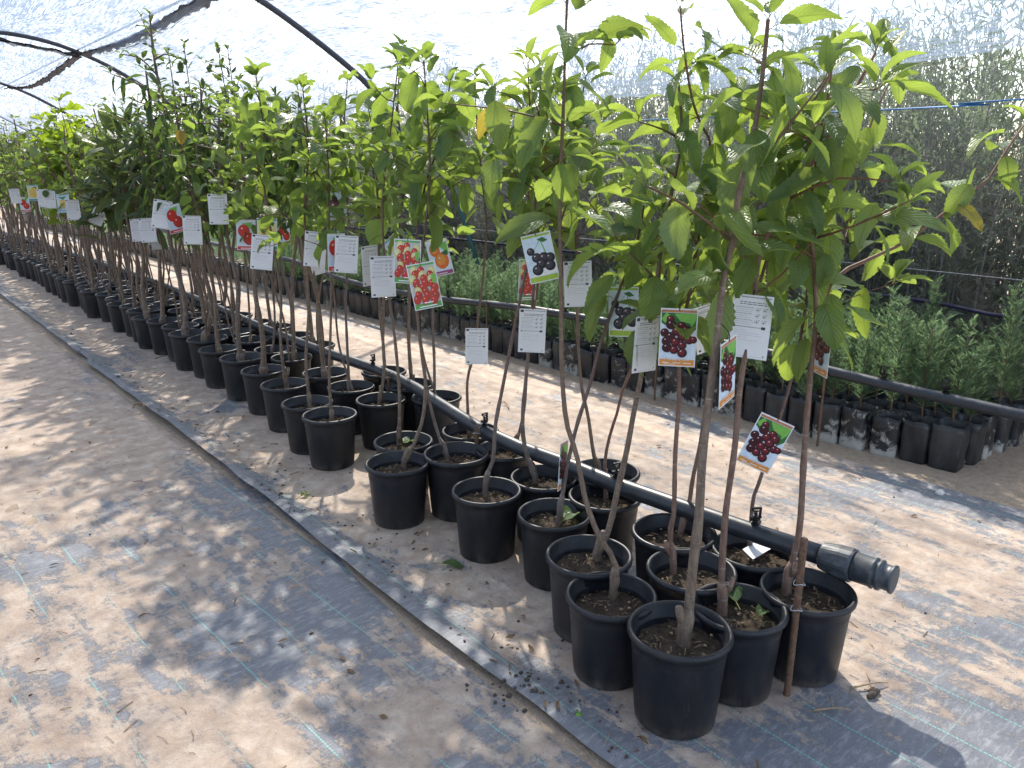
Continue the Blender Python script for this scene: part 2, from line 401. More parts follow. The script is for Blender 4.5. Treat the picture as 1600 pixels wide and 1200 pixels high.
def spline(P, n):
    """Catmull-Rom through the points"""
    P = np.asarray(P, float)
    if len(P) < 3:
        t = np.linspace(0, 1, n)[:, None]; return P[0] * (1 - t) + P[-1] * t
    Q = np.vstack([2 * P[0] - P[1], P, 2 * P[-1] - P[-2]])
    L = np.concatenate(([0], np.cumsum(np.linalg.norm(np.diff(P, axis=0), axis=1)))); out = []
    for s in np.linspace(0, L[-1], n):
        i = min(len(P) - 2, max(0, int(np.searchsorted(L, s, side='right')) - 1)); t = (s - L[i]) / max(1e-9, L[i + 1] - L[i])
        p0, p1, p2, p3 = Q[i], Q[i + 1], Q[i + 2], Q[i + 3]
        out.append(.5 * ((2 * p1) + (-p0 + p2) * t + (2 * p0 - 5 * p1 + 4 * p2 - p3) * t * t + (-p0 + 3 * p1 - 3 * p2 + p3) * t ** 3))
    return np.array(out)
ORD = ['', 'first', 'second', 'third', 'fourth', 'fifth', 'sixth', 'seventh', 'eighth', 'ninth', 'tenth', 'eleventh', 'twelfth', 'thirteenth', 'fourteenth', 'fifteenth', 'sixteenth', 'seventeenth', 'eighteenth', 'nineteenth', 'twentieth']
TENS = {2: 'twenty', 3: 'thirty', 4: 'forty', 5: 'fifty'}
def ordinal(n):
    if n <= 20: return ORD[n]
    a, b = divmod(n, 10)
    return TENS[a] + '-' + ORD[b] if b else {3: 'thirtieth', 4: 'fortieth', 5: 'fiftieth'}[a]

# ------------------------------------------------------------------ ground, fabrics
def grid(xs, ys, fz):
    nx, ny = len(xs), len(ys)
    X, Y = np.meshgrid(xs, ys); V = np.stack([X, Y, np.zeros_like(X)], 2).reshape(-1, 3)
    for i in range(len(V)):
        V[i] = fz(V[i][0], V[i][1])
    idx = np.arange(nx * ny).reshape(ny, nx)
    Fq = np.stack([idx[:-1, :-1], idx[:-1, 1:], idx[1:, 1:], idx[1:, :-1]], 2).reshape(-1, 4)
    return V, Fq
V, Fq = grid([-150, -20, -4, 0, 4, 8, 25, 200], [-60, -10, -2, 5, 15, 40, 90, 260], lambda x, y: (x, y, -.014))
tag(obj('ground', mesh_np('ground', V, Fq, M['sand'])), kind='structure')
def nz(x, y, z=0.0): return noise.noise((x, y, z))
ys = np.concatenate([np.arange(-1.2, 5, .03), np.arange(5, 12, .08), np.arange(12, 42, .5)])
def seam_x(y): return 1.135 + .03 * nz(y * .9, 3.3) + .015 * nz(y * 3, 1.1) + (.02 if y > 6 else 0) - .03 * max(0, 1.2 - y)
def left_z(x, y):
    w = .0035 * nz(x * 3, y * 1.0, 2) + .0007 * nz(x * 14, y * 7, 5) + .002 * max(0, nz(x * 9 + y * 1.5, y * .7, 9))
    d = 1.10 - x
    w += .010 * math.exp(-((d - .03) / .05) ** 2) * (.6 + .8 * nz(y * 2, 8.)) - .006 * math.exp(-((d + .03) / .03) ** 2)
    return (x, y, .002 + max(-.004, w))
xs = np.concatenate([np.arange(-2.6, -.5, .15), np.arange(-.5, 1.34, .03)])
V, Fq = grid(xs, ys, left_z)
tag(obj('ground_fabric', mesh_np('left_ground_fabric', V, Fq, M['left_fabric'])), kind='structure')
def mid_sheet(k, y):
    # k is distance from the free edge across the sheet
    sx = seam_x(y)
    lift = (.046 + .018 * nz(y * 1.3, 4.4)) * (1.0 if y > 2.0 else .55 + .45 * max(0, (y - .6) / 1.4))
    x = sx + k
    if k < .14:
        t = k / .14; z = lift * (1 - t) ** 1.4 + .004 - (.016 * (1 - t * 4) if t < .25 else 0)
    else: z = .004
    if .1 < k < .42 and y < 2.6:
        z += .009 * max(0, math.sin((k - .1) * 2 * PI / .11 + nz(y * 1.2, 7) * 2)) * max(0, min(1, (2.4 - y))) * (.4 + nz(x * 2, y * 1.2, 3)) * math.sin((k - .1) / .32 * PI)
    far = 1.0 if k > .55 else .4
    z += .0028 * nz(x * 5, y * 1.4, 6) * far + .0007 * nz(x * 15, y * 6, 1) * far
    if k > 2.1: x += .05 * nz(y * .8, 2.2) * (k - 2.1) / .2
    return (x, y, max(.0015, z) + .003)
ks = np.concatenate([np.array([0, .004]), np.arange(.015, .5, .018), np.arange(.52, 2.33, .05)])
V, Fq = grid(ks, ys, mid_sheet); UVK = np.array([(k_, y_) for y_ in ys for k_ in ks])
tag(obj('ground_fabric', mesh_np('right_ground_fabric', V, Fq, M['right_fabric'], UVK)), kind='structure')
GZ = .008

# ------------------------------------------------------------------ leaves
def leaf_template(kind, ns):
    s = np.linspace(0, 1, ns + 1)
    if kind == 'cherry': w = np.sin(PI * s ** .82) ** .75 * (1 - .25 * s)
    elif kind == 'persimmon': w = np.sin(PI * s ** .88) ** .62 * (1 - .1 * s)
    elif kind == 'peach': w = np.sin(PI * s ** .75) ** .9
    elif kind == 'loquat': w = np.sin(PI * s ** 1.15) ** .7
    elif kind == 'fig': w = np.array([.15] + [.75 + .25 * math.cos(i * 2.3) for i in range(1, ns)] + [.04]) * np.sin(PI * s ** .8 * .97 + .03) ** .5
    else: w = np.sin(PI * s ** .85) ** .7
    w[0] = .05; w[-1] = .0
    if kind in ('cherry', 'fig') and ns >= 10:
        w = w * (1 + np.where(np.arange(ns + 1) % 2 == 0, .055, -.07)); w[-1] = 0
    return s, w
class Leaves:
    def __init__(s): s.V = []; s.F = []; s.U = []; s.T = []; s.mi = []; s.n = 0
    def leaf(s, p, d, up, L, W, tmpl, bend, fold, tint, roll=0.0, wave=0.0, cross=2):
        d = d / (np.linalg.norm(d) + 1e-9)
        n = up - d * np.dot(up, d); l = np.linalg.norm(n)
        if l < .05: n = np.array((random.uniform(-1, 1), random.uniform(-1, 1), .2)); n -= d * np.dot(n, d); l = np.linalg.norm(n)
        n /= l; side = np.cross(d, n)
        if roll: n, side = n * math.cos(roll) + side * math.sin(roll), side * math.cos(roll) - n * math.sin(roll)
        sv, wv = tmpl; ns = len(sv) - 1
        th = bend * sv; ds = L / ns
        px = np.concatenate(([0], np.cumsum(np.cos((th[:-1] + th[1:]) / 2) * ds))); pn = np.concatenate(([0], np.cumsum(-np.sin((th[:-1] + th[1:]) / 2) * ds)))
        C = p + px[:, None] * d + pn[:, None] * n
        nl = np.cos(th)[:, None] * n + np.sin(th)[:, None] * d
        cs = np.array((-1, 0, 1.0)) if cross == 1 else np.array((-1, -.5, 0, .5, 1.0))
        k = len(cs); tw = random.uniform(-.5, .5)
        rows = []
        for i, c in enumerate(cs):
            f = fold * (abs(c) ** .8)
            w = wv * W * c
            h = np.abs(w) * math.sin(f) + wave * abs(c) * np.sin(sv * 9 + tw * 6 + c) * W * wv
            rows.append(C + (w * math.cos(f))[:, None] * side + h[:, None] * nl)
        V = np.stack(rows, 1).reshape(-1, 3)
        U = np.stack([np.broadcast_to((cs * .5 + .5)[None, :], (ns + 1, k)), np.broadcast_to(sv[:, None], (ns + 1, k))], 2).reshape(-1, 2)
        idx = np.arange((ns + 1) * k).reshape(ns + 1, k) + s.n
        Fq = np.stack([idx[:-1, :-1], idx[:-1, 1:], idx[1:, 1:], idx[1:, :-1]], 2).reshape(-1, 4)
        s.V.append(V); s.F.append(Fq); s.U.append(U); s.T.append(np.full(len(V), tint)); s.mi.append(np.zeros(len(Fq), int)); s.n += len(V)
    def stem(s, a, b, r, c=None):
        c = (a + b) / 2 if c is None else c
        P = np.stack([a, c, b]); t = b - a; t = t / (np.linalg.norm(t) + 1e-9)
        u = np.cross(t, (.3, .2, .9)); u /= np.linalg.norm(u); w = np.cross(t, u)
        V = np.concatenate([q + r * (math.cos(x) * u + math.sin(x) * w)[None, :] for q in P for x in (0, 2.1, 4.2)])
        Fq = np.array([(i * 3 + j, i * 3 + (j + 1) % 3, (i + 1) * 3 + (j + 1) % 3, (i + 1) * 3 + j) for i in (0, 1) for j in range(3)]) + s.n
        s.V.append(V); s.F.append(Fq); s.U.append(np.zeros((9, 2))); s.T.append(np.full(9, .3)); s.mi.append(np.ones(6, int)); s.n += 9
    def mesh(s, name, mats):
        return mesh_np(name, np.concatenate(s.V), np.concatenate(s.F), mats, np.concatenate(s.U), np.concatenate(s.T), np.concatenate(s.mi))

#            leaf len, half-width, elevation range, bend, fold, petiole, spacing of leaves along shoots, material, bark
SP = {
 'cherry':    dict(L=(.10, .17), W=.275, el=(-86, 22), bend=(.3, 1.3), fold=(.1, .5), pet=.036, step=.05, mat='cherry_leaf', bark=('bark_grey', 'bark_red', 'bark_purple'), tm='cherry', shoots=6, sl=(.16, .36)),
 'persimmon': dict(L=(.085, .15), W=.30, el=(-80, 30), bend=(.2, 1.0), fold=(.1, .5), pet=.02, step=.056, mat='persimmon_leaf', bark=('bark_grey', 'bark_purple'), tm='persimmon', shoots=7, sl=(.14, .32)),
 'apricot':   dict(L=(.07, .1), W=.42, el=(-80, 30), bend=(.1, .8), fold=(.1, .5), pet=.035, step=.053, mat='persimmon_leaf', bark=('bark_purple', 'bark_grey'), tm='persimmon', shoots=6, sl=(.18, .38)),
 'peach':     dict(L=(.10, .165), W=.13, el=(-85, 0), bend=(.3, 1.3), fold=(.2, .7), pet=.012, step=.031, mat='peach_leaf', bark=('bark_grey', 'bark_purple'), tm='peach', shoots=7, sl=(.2, .5)),
 'plum':      dict(L=(.05, .085), W=.26, el=(-60, 45), bend=(.2, .9), fold=(.1, .6), pet=.012, step=.026, mat='plum_leaf', bark=('bark_purple', 'bark_grey'), tm='plum', shoots=9, sl=(.2, .55)),
 'loquat':    dict(L=(.2, .3), W=.15, el=(-45, 50), bend=(.2, .9), fold=(.2, .6), pet=.012, step=.02, mat='loquat_leaf', bark=('bark_grey',), tm='loquat', shoots=5, sl=(.08, .25)),
 'fig':       dict(L=(.13, .2), W=.46, el=(-60, 20), bend=(.1, .7), fold=(.05, .4), pet=.06, step=.07, mat='fig_leaf', bark=('bark_grey',), tm='fig', shoots=4, sl=(.15, .35)),
}
ALLPTS = []          # wood points in world space, for hanging tags
def wood(mb, P, r0, r1, n=None, k=8):
    L = np.linalg.norm(np.diff(np.asarray(P), axis=0), axis=1).sum()
    n = n or max(6, int(L / .045)); Q = spline(P, n); t = np.linspace(0, 1, n)
    r = r0 + (r1 - r0) * t
    r = r * (1 + .10 * np.array([nz(i * .9, r0 * 900, L * 7) for i in range(n)])) + np.where(rng.random(n) < .12, r0 * .14, 0)
    mb.tube(Q, r, k, np.clip(r / .012, 0, 1)); return Q
def grow(trunkP, sp, lod, crown_from, seed, r0=.0105, extra=(), leaf_mul=1.0, bark=None, shoots=None, dens=1.0, sl_mul=1.0):
    """trunk polyline (local coordinates) -> trunk mesh, crown mesh, wood points"""
    random.seed(seed); S = SP[sp]; mb = MB(); lv = Leaves()
    tp = np.asarray(trunkP, float)
    Q = wood(mb, tp, r0, r0 * .33, k=8 if lod == 0 else 6)
    # root flare and graft knob
    base = tp[0]; g = Q[min(2, len(Q) - 1)]
    mb.tube(np.array([base + (0, 0, -.03), base + (0, 0, .0), base + (0, 0, .025), g * .4 + base * .6 + (0, 0, .03), g]), np.array((1.9, 1.6, 1.35, 1.55, 1.0)) * r0, 8, np.ones(5))
    if random.random() < .5:
        a = random.uniform(0, 6.28); mb.tube(np.array([g * .5 + base * .5, g * .5 + base * .5 + (.02 * math.cos(a), .02 * math.sin(a), .03), g * .5 + base * .5 + (.026 * math.cos(a), .026 * math.sin(a), .06)]), np.array((.9, .8, .7)) * r0, 6, np.ones(3))
    axes = []
    zs = Q[:, 2]; top = Q[zs >= crown_from] if (zs >= crown_from).sum() > 3 else Q[-6:]
    axes.append((top, True))
    ns = S['shoots'] if shoots is None else shoots
    for i in range(ns):
        t = (i + random.random()) / max(1, ns); j = min(len(top) - 2, int(t * (len(top) - 1) * .92)); p = top[j]
        a = i * 2.4 + random.uniform(-.5, .5); l = random.uniform(*S['sl']) * (1.1 - .6 * t) * sl_mul; e = random.uniform(.35, 1.1) * (1 - .5 * t)
        o = np.array((math.cos(a) * math.cos(e), math.sin(a) * math.cos(e), math.sin(e)))
        mid = p + o * l * .5 + (0, 0, random.uniform(-.01, .03)); end = p + o * l + np.array((random.uniform(-.05, .05), random.uniform(-.05, .05), random.uniform(-.06, .05)))
        W_ = wood(mb, [p, mid, end], r0 * .36, r0 * .16, max(5, int(l / .05)), 5); axes.append((W_, False))
    for e in extra:
        W_ = wood(mb, e[0], e[1], e[1] * .4, None, 6); axes.append((W_[int(len(W_) * e[2]):], len(e) < 4))
    nsg = {0: 20, 1: 8, 2: 4}[lod]; tm = leaf_template(S['tm'], nsg); cross = 2 if lod == 0 else 1
    if S['tm'] == 'fig': tm = leaf_template('fig', 8)
    for A, main in axes:
        seg = np.linalg.norm(np.diff(A, axis=0), axis=1); Lc = np.concatenate(([0], np.cumsum(seg))); tot = Lc[-1]
        step = S['step'] / dens * (.8 if main else 1.25)
        s_ = 0.02 if not main else .0; k = random.randint(0, 9)
        while s_ <= tot:
            i = min(len(A) - 2, int(np.searchsorted(Lc, s_, side='right')) - 1); f = (s_ - Lc[i]) / max(1e-6, seg[i])
            p = A[i] * (1 - f) + A[i + 1] * f; ax = A[i + 1] - A[i]; ax /= np.linalg.norm(ax) + 1e-9
            fr = s_ / max(tot, 1e-6)
            a = k * 2.4 + random.uniform(-.5, .5)
            el = R(random.uniform(*S['el'])) + (R(35) if fr > .85 else 0)
            if sp == 'loquat': el += R(25) * (fr - .3)
            o = np.array((math.cos(a), math.sin(a), 0.0)) + ax * .15
            d = o * math.cos(el) + np.array((0, 0, math.sin(el)))
            L = random.uniform(*S['L']) * leaf_mul * (1 - .45 * max(0, fr - .8) / .2 * (random.random() if main else random.random() * .8))
            pe = S['pet'] * random.uniform(.7, 1.3)
            pd = o * .8 + np.array((0, 0, .35)); pd /= np.linalg.norm(pd)
            q = p + pd * pe
            tint = min(.88, max(0, random.gauss(.42, .24))) if random.random() > .007 else random.uniform(.95, 1)
            if fr > .85: tint = min(.9, tint + .25)
            if lod < 2: lv.stem(p, q, .0011, (p + q) / 2 + np.array((0, 0, pe * .12)))
            lv.leaf(q, d, np.array((0, 0, 1.0)) if el > R(-70) else o, L, L * S['W'] * random.uniform(.85, 1.15), tm, random.uniform(*S['bend']) * (1 if random.random() > .1 else -.4), random.uniform(*S['fold']), tint, random.uniform(-.6, .6), .12 if lod < 2 else 0, cross)
            s_ += step * random.uniform(.6, 1.4); k += 1
        p = A[-1]; ax = A[-1] - A[-2]; ax /= np.linalg.norm(ax) + 1e-9      # young leaves at the tip
        for k in range(random.randint(3, 5)):
            a = k * 2.2 + random.uniform(-.4, .4); el = R(random.uniform(15, 70)); d = np.array((math.cos(a) * math.cos(el), math.sin(a) * math.cos(el), math.sin(el))) + ax * .4
            L = random.uniform(*S['L']) * random.uniform(.4, .75) * leaf_mul; q = p + d / np.linalg.norm(d) * S['pet'] * .5
            if lod < 2: lv.stem(p, q, .001)
            lv.leaf(q, d, np.array((0, 0, 1.0)), L, L * S['W'] * .9, tm, random.uniform(.5, 1.6), random.uniform(.3, .8), random.uniform(.6, .9), random.uniform(-.5, .5), .1 if lod < 2 else 0, cross)
    bk = bark or random.choice(S['bark'])
    return mb.mesh('trunk', M[bk]), lv.mesh('crown', [M[S['mat']], M['petiole']]), np.concatenate([a for a, _ in axes] + [Q])

# ------------------------------------------------------------------ pots
def pot_mesh():
    mb = MB()
    mb.lathe([(.001, .004), (.09, .004), (.097, .0), (.101, .004), (.1015, .02), (.103, .022), (.115, .192), (.1165, .197), (.1165, .203), (.119, .229), (.1255, .231), (.1285, .235), (.129, .241), (.127, .247), (.1225, .2495), (.118, .248), (.1155, .244), (.1125, .214), (.1085, .212), (.1075, .208), (.1045, .17), (.104, .14), (.001, .138)], 40)
    return mb.mesh('pot', M['pot'])
POT = pot_mesh()
def soil_mesh(seed):
    random.seed(seed); V = [(0, 0, .196)]; Fs = []; nr, k = 9, 28
    for i in range(1, nr + 1):
        r = .1085 * i / nr
        for j in range(k):
            a = 2 * PI * j / k; x, y = r * math.cos(a), r * math.sin(a)
            z = .197 + .010 * nz(x * 30, y * 30, seed) + .009 * nz(x * 80, y * 80, seed + 3) - (.006 if i == nr else 0)
            V.append((x, y, z))
    Fs = [(0, 1 + j, 1 + (j + 1) % k) for j in range(k)]
    for i in range(nr - 1):
        for j in range(k):
            Fs.append((1 + i * k + j, 1 + (i + 1) * k + j, 1 + (i + 1) * k + (j + 1) % k, 1 + i * k + (j + 1) % k))
    mb = MB(); mb.add(V, Fs)
    for q in range(60):
        a = random.uniform(0, 6.28); r = .1 * math.sqrt(random.random()); s_ = random.uniform(.002, .006)
        mb.blob((r * math.cos(a), r * math.sin(a), .2 + random.uniform(0, .006)), (s_, s_ * random.uniform(.5, 1), s_ * .7), 0 if q % 3 else 1)
    for q in range(26):
        a = random.uniform(0, 6.28); r = .085 * math.sqrt(random.random()); b = random.uniform(0, 6.28); l = random.uniform(.01, .028)
        c = np.array((r * math.cos(a), r * math.sin(a), .205)); dv = np.array((math.cos(b), math.sin(b), random.uniform(-.2, .3))) * l
        mb.tube(np.array([c - dv * .5, c + (0, 0, .002), c + dv * .5]), .0011, 4, None, 1)
    return mb.mesh('soil', [M['soil'], M['twig']])
SOILS = [soil_mesh(i) for i in range(5)]
SPN = dict(cherry='toothed leaved cherry tree', persimmon='broad leaved fruit tree', apricot='round leaved fruit tree', peach='narrow leaved peach tree', plum='small leaved fruit tree', loquat='long leaved loquat tree', fig='lobed leaved fig tree')
FILE = dict(a='front file', b='middle file', c='back file')
TREES = []; COUNT = dict(a=0, b=0, c=0)
LOOKS = {}
def put_tree(x, y, sp, tm, cm, pts, file, rz=0.0, sc_=1.0, label=None, pot_scale=None):
    COUNT[file] += 1; i = COUNT[file]
    e = empty('potted_tree', (x, y, GZ), 0.0)
    where = ' beyond the pipe' if file == 'c' else ''
    tag(e, label or f'{SPN[sp]} in a black pot, {ordinal(i)} from near end of {FILE[file]}', 'potted tree', 'potted fruit trees in the long row')
    ps = pot_scale or random.uniform(.96, 1.04)
    p = obj('pot', POT, e, (0, 0, 0), random.uniform(0, 6.28), ps)
    obj('soil', random.choice(SOILS), p, (0, 0, 0), random.uniform(0, 6.28), 1.0)
    obj('trunk', tm, e, (0, 0, 0), rz, sc_); obj('crown', cm, e, (0, 0, 0), rz, sc_)
    c, s = math.cos(rz), math.sin(rz)
    W_ = np.stack([(pts[:, 0] * c - pts[:, 1] * s) * sc_ + x, (pts[:, 0] * s + pts[:, 1] * c) * sc_ + y, pts[:, 2] * sc_ + GZ], 1)
    ALLPTS.append(W_); TREES.append(e); return e

# near trees: pot rim centre in the photograph, stem bends, crown start
NEAR = [
 ('a', (1062, 985), 'cherry', [(1068, 1005), (1077, 945), (1082, 890), (1092, 808), (1098, 711), (1113, 588), (1121, 526), (1129, 447), (1145, 370), (1155, 302), (1174, 228), (1187, 152), (1197, 66), (1200, 30)], .0165, 0.97, 'bark_grey', 'stout brown cherry tree in the nearest pot of the row', 7),
 ('a', (955, 925), 'cherry', [(958, 930), (965, 897), (953, 863), (937, 840), (916, 785), (901, 711), (885, 659), (878, 580), (877, 500), (876, 420), (875, 340), (876, 260), (880, 180), (883, 80), (886, 0)], .0105, 1.12, 'bark_grey', 'tall thin cherry tree with a bent pale stem, in the second nearest front pot', 3),
 ('a', (920, 868), 'cherry', [(951, 852), (953, 821), (964, 769), (979, 706), (990, 646), (1003, 580), (1008, 526), (1024, 453), (1032, 395), (1045, 320), (1060, 250), (1065, 190), (1060, 130)], .0125, .80, 'bark_grey', 'grey cherry tree leaning right from the third front pot', 8),
 ('a', (866, 800), 'cherry', [(874, 816), (882, 750), (890, 711), (903, 659), (922, 600), (940, 531), (974, 437), (990, 400), (1005, 330), (1010, 270)], .0095, .85, 'bark_purple', 'slender purple stemmed cherry leaning right, pot with a tag standing in its soil', 6),
 ('a', (760, 765), 'cherry', [(758, 768), (763, 738), (771, 717), (774, 665), (784, 612), (797, 545), (806, 500), (822, 421), (832, 355), (838, 290), (842, 200), (845, 110)], .0095, 1.0, 'bark_purple', 'cherry tree with a crooked stem foot, alone in the fifth front pot', 8),
 ('a', (621, 722), 'persimmon', [(642, 718), (650, 686), (661, 652), (665, 599), (660, 560), (653, 500), (655, 430), (665, 350), (672, 270), (668, 180), (662, 95)], .010, 1.1, 'bark_grey', None, 9),
 ('a', (630, 688), 'persimmon', [(614, 684), (624, 665), (624, 612), (617, 530), (606, 447), (598, 363), (600, 280), (612, 190), (622, 100)], .0095, 1.08, 'bark_grey', None, 8),
 ('b', (713, 712), 'persimmon', [(682, 712), (677, 652), (664, 590), (655, 520), (648, 450), (650, 380), (662, 300), (690, 210), (703, 130)], .009, 1.1, 'bark_purple', None, 7),
 ('b', (1155, 945), 'cherry', [(1128, 955), (1128, 890), (1134, 800), (1148, 700), (1157, 600), (1175, 500), (1190, 390), (1245, 290), (1280, 240), (1325, 160), (1368, 82)], .0125, .86, 'bark_red', 'red stemmed cherry tree in the pot holding a fallen green leaf', 8),
 ('b', (1080, 890), 'cherry', [(1042, 890), (1047, 835), (1053, 800), (1055, 711), (1061, 620), (1062, 540), (1075, 470), (1095, 350), (1113, 236), (1100, 205), (1082, 157), (1069, 79), (1063, 13)], .0095, .82, 'bark_red', 'cherry tree with a stubby graft, in the pot just behind the nearest one', 7),
 ('b', (1053, 835), 'cherry', [(1076, 825), (1078, 780), (1082, 750), (1095, 690), (1105, 620), (1115, 540), (1140, 440), (1170, 340), (1195, 260), (1215, 180), (1225, 110)], .0095, .82, 'bark_red', 'cherry tree whose stem rises behind the stout brown one, beside the pipe', 8),
 ('b', (850, 745), 'cherry', [(819, 740), (819, 693), (817, 646), (823, 579), (832, 474), (838, 400), (842, 330), (835, 250), (828, 170), (825, 100)], .010, 1.0, 'bark_purple', None, 8),
 ('c', (1262, 920), 'cherry', [(1228, 925), (1240, 870), (1250, 820), (1257, 700), (1267, 580), (1275, 500), (1272, 420), (1266, 340), (1275, 260), (1290, 180), (1300, 100)], .0125, .8, 'bark_red', 'cherry tree tied beside the rusty stake, rightmost pot near the pipe end', 8),
 ('c', (1180, 860), 'cherry', [(1160, 840), (1176, 785), (1187, 751), (1215, 665), (1240, 580), (1252, 520), (1262, 440), (1240, 350), (1230, 260), (1245, 180)], .008, .78, 'bark_purple', 'thin cherry tree leaning right from under the pipe, carrying the low cherry tag', 8),
 ('c', (945, 775), 'cherry', [(948, 770), (945, 724), (953, 680), (964, 646), (974, 606), (990, 570), (1012, 510), (1030, 440), (1035, 360), (1040, 280)], .008, .95, 'bark_red', None, 7),
 ('c', (945, 740), 'cherry', [(931, 739), (927, 706), (919, 651), (908, 598), (902, 500), (901, 395), (899, 342), (895, 260), (905, 180), (915, 120)], .009, 1.02, 'bark_grey', None, 8),
 ('c', (790, 700), 'persimmon', [(815, 700), (819, 640), (824, 560), (835, 480), (842, 420), (830, 340), (822, 260), (815, 190)], .0085, 1.05, 'bark_red', None, 8),
 ('c', (735, 672), 'persimmon', [(721, 640), (730, 600), (738, 560), (748, 490), (756, 420), (760, 350), (752, 270), (745, 190), (742, 120)], .0085, 1.08, 'bark_grey', None, 8),
]
EX = {8: [([(1180, 470), (1200, 400), (1225, 345), (1262, 262)], .006, .3)],
      12: [([(1275, 480), (1310, 430), (1358, 405), (1416, 377), (1463, 342), (1521, 298), (1547, 276), (1568, 241), (1584, 218), (1600, 195)], .006, .3), ([(1272, 400), (1300, 330), (1340, 250), (1370, 170), (1400, 110)], .0055, .25)],
      0: [([(1155, 302), (1200, 230), (1270, 160), (1310, 90)], .006, .2)]}
for i, (fl, rim, sp, st, r0, cf, bk, lab, nsh) in enumerate(NEAR):
    c = onz(rim[0], rim[1], .25); base = onz(st[0][0], st[0][1], .205); d0 = depth(base)
    off = base[:2] - c[:2]; l = np.linalg.norm(off)
    if l > .07: base = np.array((*(c[:2] + off * .07 / l), .205)); d0 = depth(base)
    pts = [base] + [at(u, v, d0 + (depth(c + (0, 0, 1)) - d0) * k / len(st)) for k, (u, v) in enumerate(st) if k > 0]
    o = np.array((c[0], c[1], GZ)); P = np.array(pts) - o
    ex = [([at(u, v, d0 + .02 + .06 * q / 8) - o for q, (u, v) in enumerate(e[0])], e[1], e[2]) for e in EX.get(i, [])]
    near = rim[1] > 660
    nsh = max(3, int(nsh * .6 + .5))
    tm, cm, wp = grow(P, sp, 0 if near else 1, cf + .05, 100 + i, r0 * .8, ex, 1.0, bk, nsh)
    put_tree(c[0], c[1], sp, tm, cm, wp, fl, label=lab)

# the rest of the three files: shared tree shapes
def wild_trunk(h, lean, seed):
    random.seed(seed); P = [(random.uniform(-.02, .02), random.uniform(-.02, .02), .2)]
    dx, dy = random.uniform(-lean, lean), random.uniform(-lean, lean)
    for k in range(1, 7):
        t = k / 6; P.append((dx * t + random.uniform(-.022, .022), dy * t + random.uniform(-.022, .022), .2 + (h - .2) * t))
    return P
PROTO = {}
def proto(sp, h, cf, lod, n, lean=.12, dens=1.0, sl=1.0, shoots=None):
    out = []
    for i in range(n):
        hh = h * random.uniform(.94, 1.06)
        ex = []
        if random.random() < .6:        # a second stem from low down
            P = wild_trunk(hh * random.uniform(.85, 1), lean * 2, len(PROTO) * 91 + i * 17 + 5); ex.append((P, .007, .55))
        out.append(grow(wild_trunk(hh, lean, len(PROTO) * 77 + i * 13), sp, lod, cf, len(PROTO) * 31 + i * 7 + 900, random.choice((.0085, .0105, .0135, .018)), ex, 1.0, None, shoots, dens, sl))
    PROTO[(sp, h)] = out; return out
PR = dict(pers=proto('persimmon', 1.73, 1.05, 1, 4), apr=proto('apricot', 1.85, 1.02, 1, 3), peach=proto('peach', 1.8, 1.0, 1, 5, .14, 1.1), tall=proto('plum', 2.38, 1.15, 1, 3, .22, .8),
          plum=proto('plum', 1.75, 1.0, 1, 3), loq=proto('loquat', 1.58, 1.0, 1, 3, .1, .5), fig=proto('fig', 1.75, 1.15, 1, 2, .15), farp=proto('plum', 1.78, 1.0, 2, 4, .2, .55), farq=proto('peach', 1.7, 1.0, 2, 3, .2, .5), fara=proto('apricot', 1.72, 1.0, 2, 3, .2, .6))
LAB = dict(pers='persimmon', apr='apricot', peach='peach', tall='plum', plum='plum', loq='loquat', fig='fig', farp='plum', farq='peach', fara='apricot')
def pick(y, fl):
    if y < 3.7: return random.choice(('pers', 'pers', 'apr'))
    if y < 4.2: return random.choice(('apr', 'peach', 'pers'))
    if y < 4.7: return random.choice(('peach', 'peach', 'apr'))
    if y < 6.0: return 'tall' if fl != 'a' and random.random() < .62 else 'peach'
    if y < 7.6: return 'loq' if fl == 'a' or random.random() < .3 else random.choice(('plum', 'peach'))
    if 8.5 < y < 9.2 and fl == 'a': return 'fig'
    if y < 9.6: return random.choice(('fig', 'plum', 'fara', 'farp'))
    return random.choice(('farp', 'farp', 'farq', 'fara'))
random.seed(21)
SPOTS = []
for u, v in ((515, 648), (480, 628), (445, 600), (412, 578), (378, 560)):
    c = onz(u, v, .25); SPOTS.append(('a', c[0], c[1]))
for u, v in ((595, 623), (548, 603), (509, 584)):
    c = onz(u, v, .25); SPOTS.append(('b', c[0], c[1]))
for u, v in ((682, 620), (640, 602), (600, 580)):
    c = onz(u, v, .25); SPOTS.append(('c', c[0], c[1]))
y = 4.86
while y < 15.2: SPOTS.append(('a', 1.70 + .03 * (y - 4.8) / 8 + random.uniform(-.035, .035), y)); y += random.uniform(.265, .315)
y = 4.35
while y < 15.6: SPOTS.append(('b', 1.955 + random.uniform(-.035, .03), y)); y += random.uniform(.27, .33)
y = 4.55
while y < 16.4: SPOTS.append(('c', 2.215 + random.uniform(-.035, .04), y)); y += random.uniform(.29, .42)
for fl, x, y in SPOTS:
    k = pick(y, fl); v = random.choice(PR[k])
    put_tree(x, y, LAB[k], v[0], v[1], v[2], fl, random.uniform(0, 6.28), random.uniform(.86, 1.08))

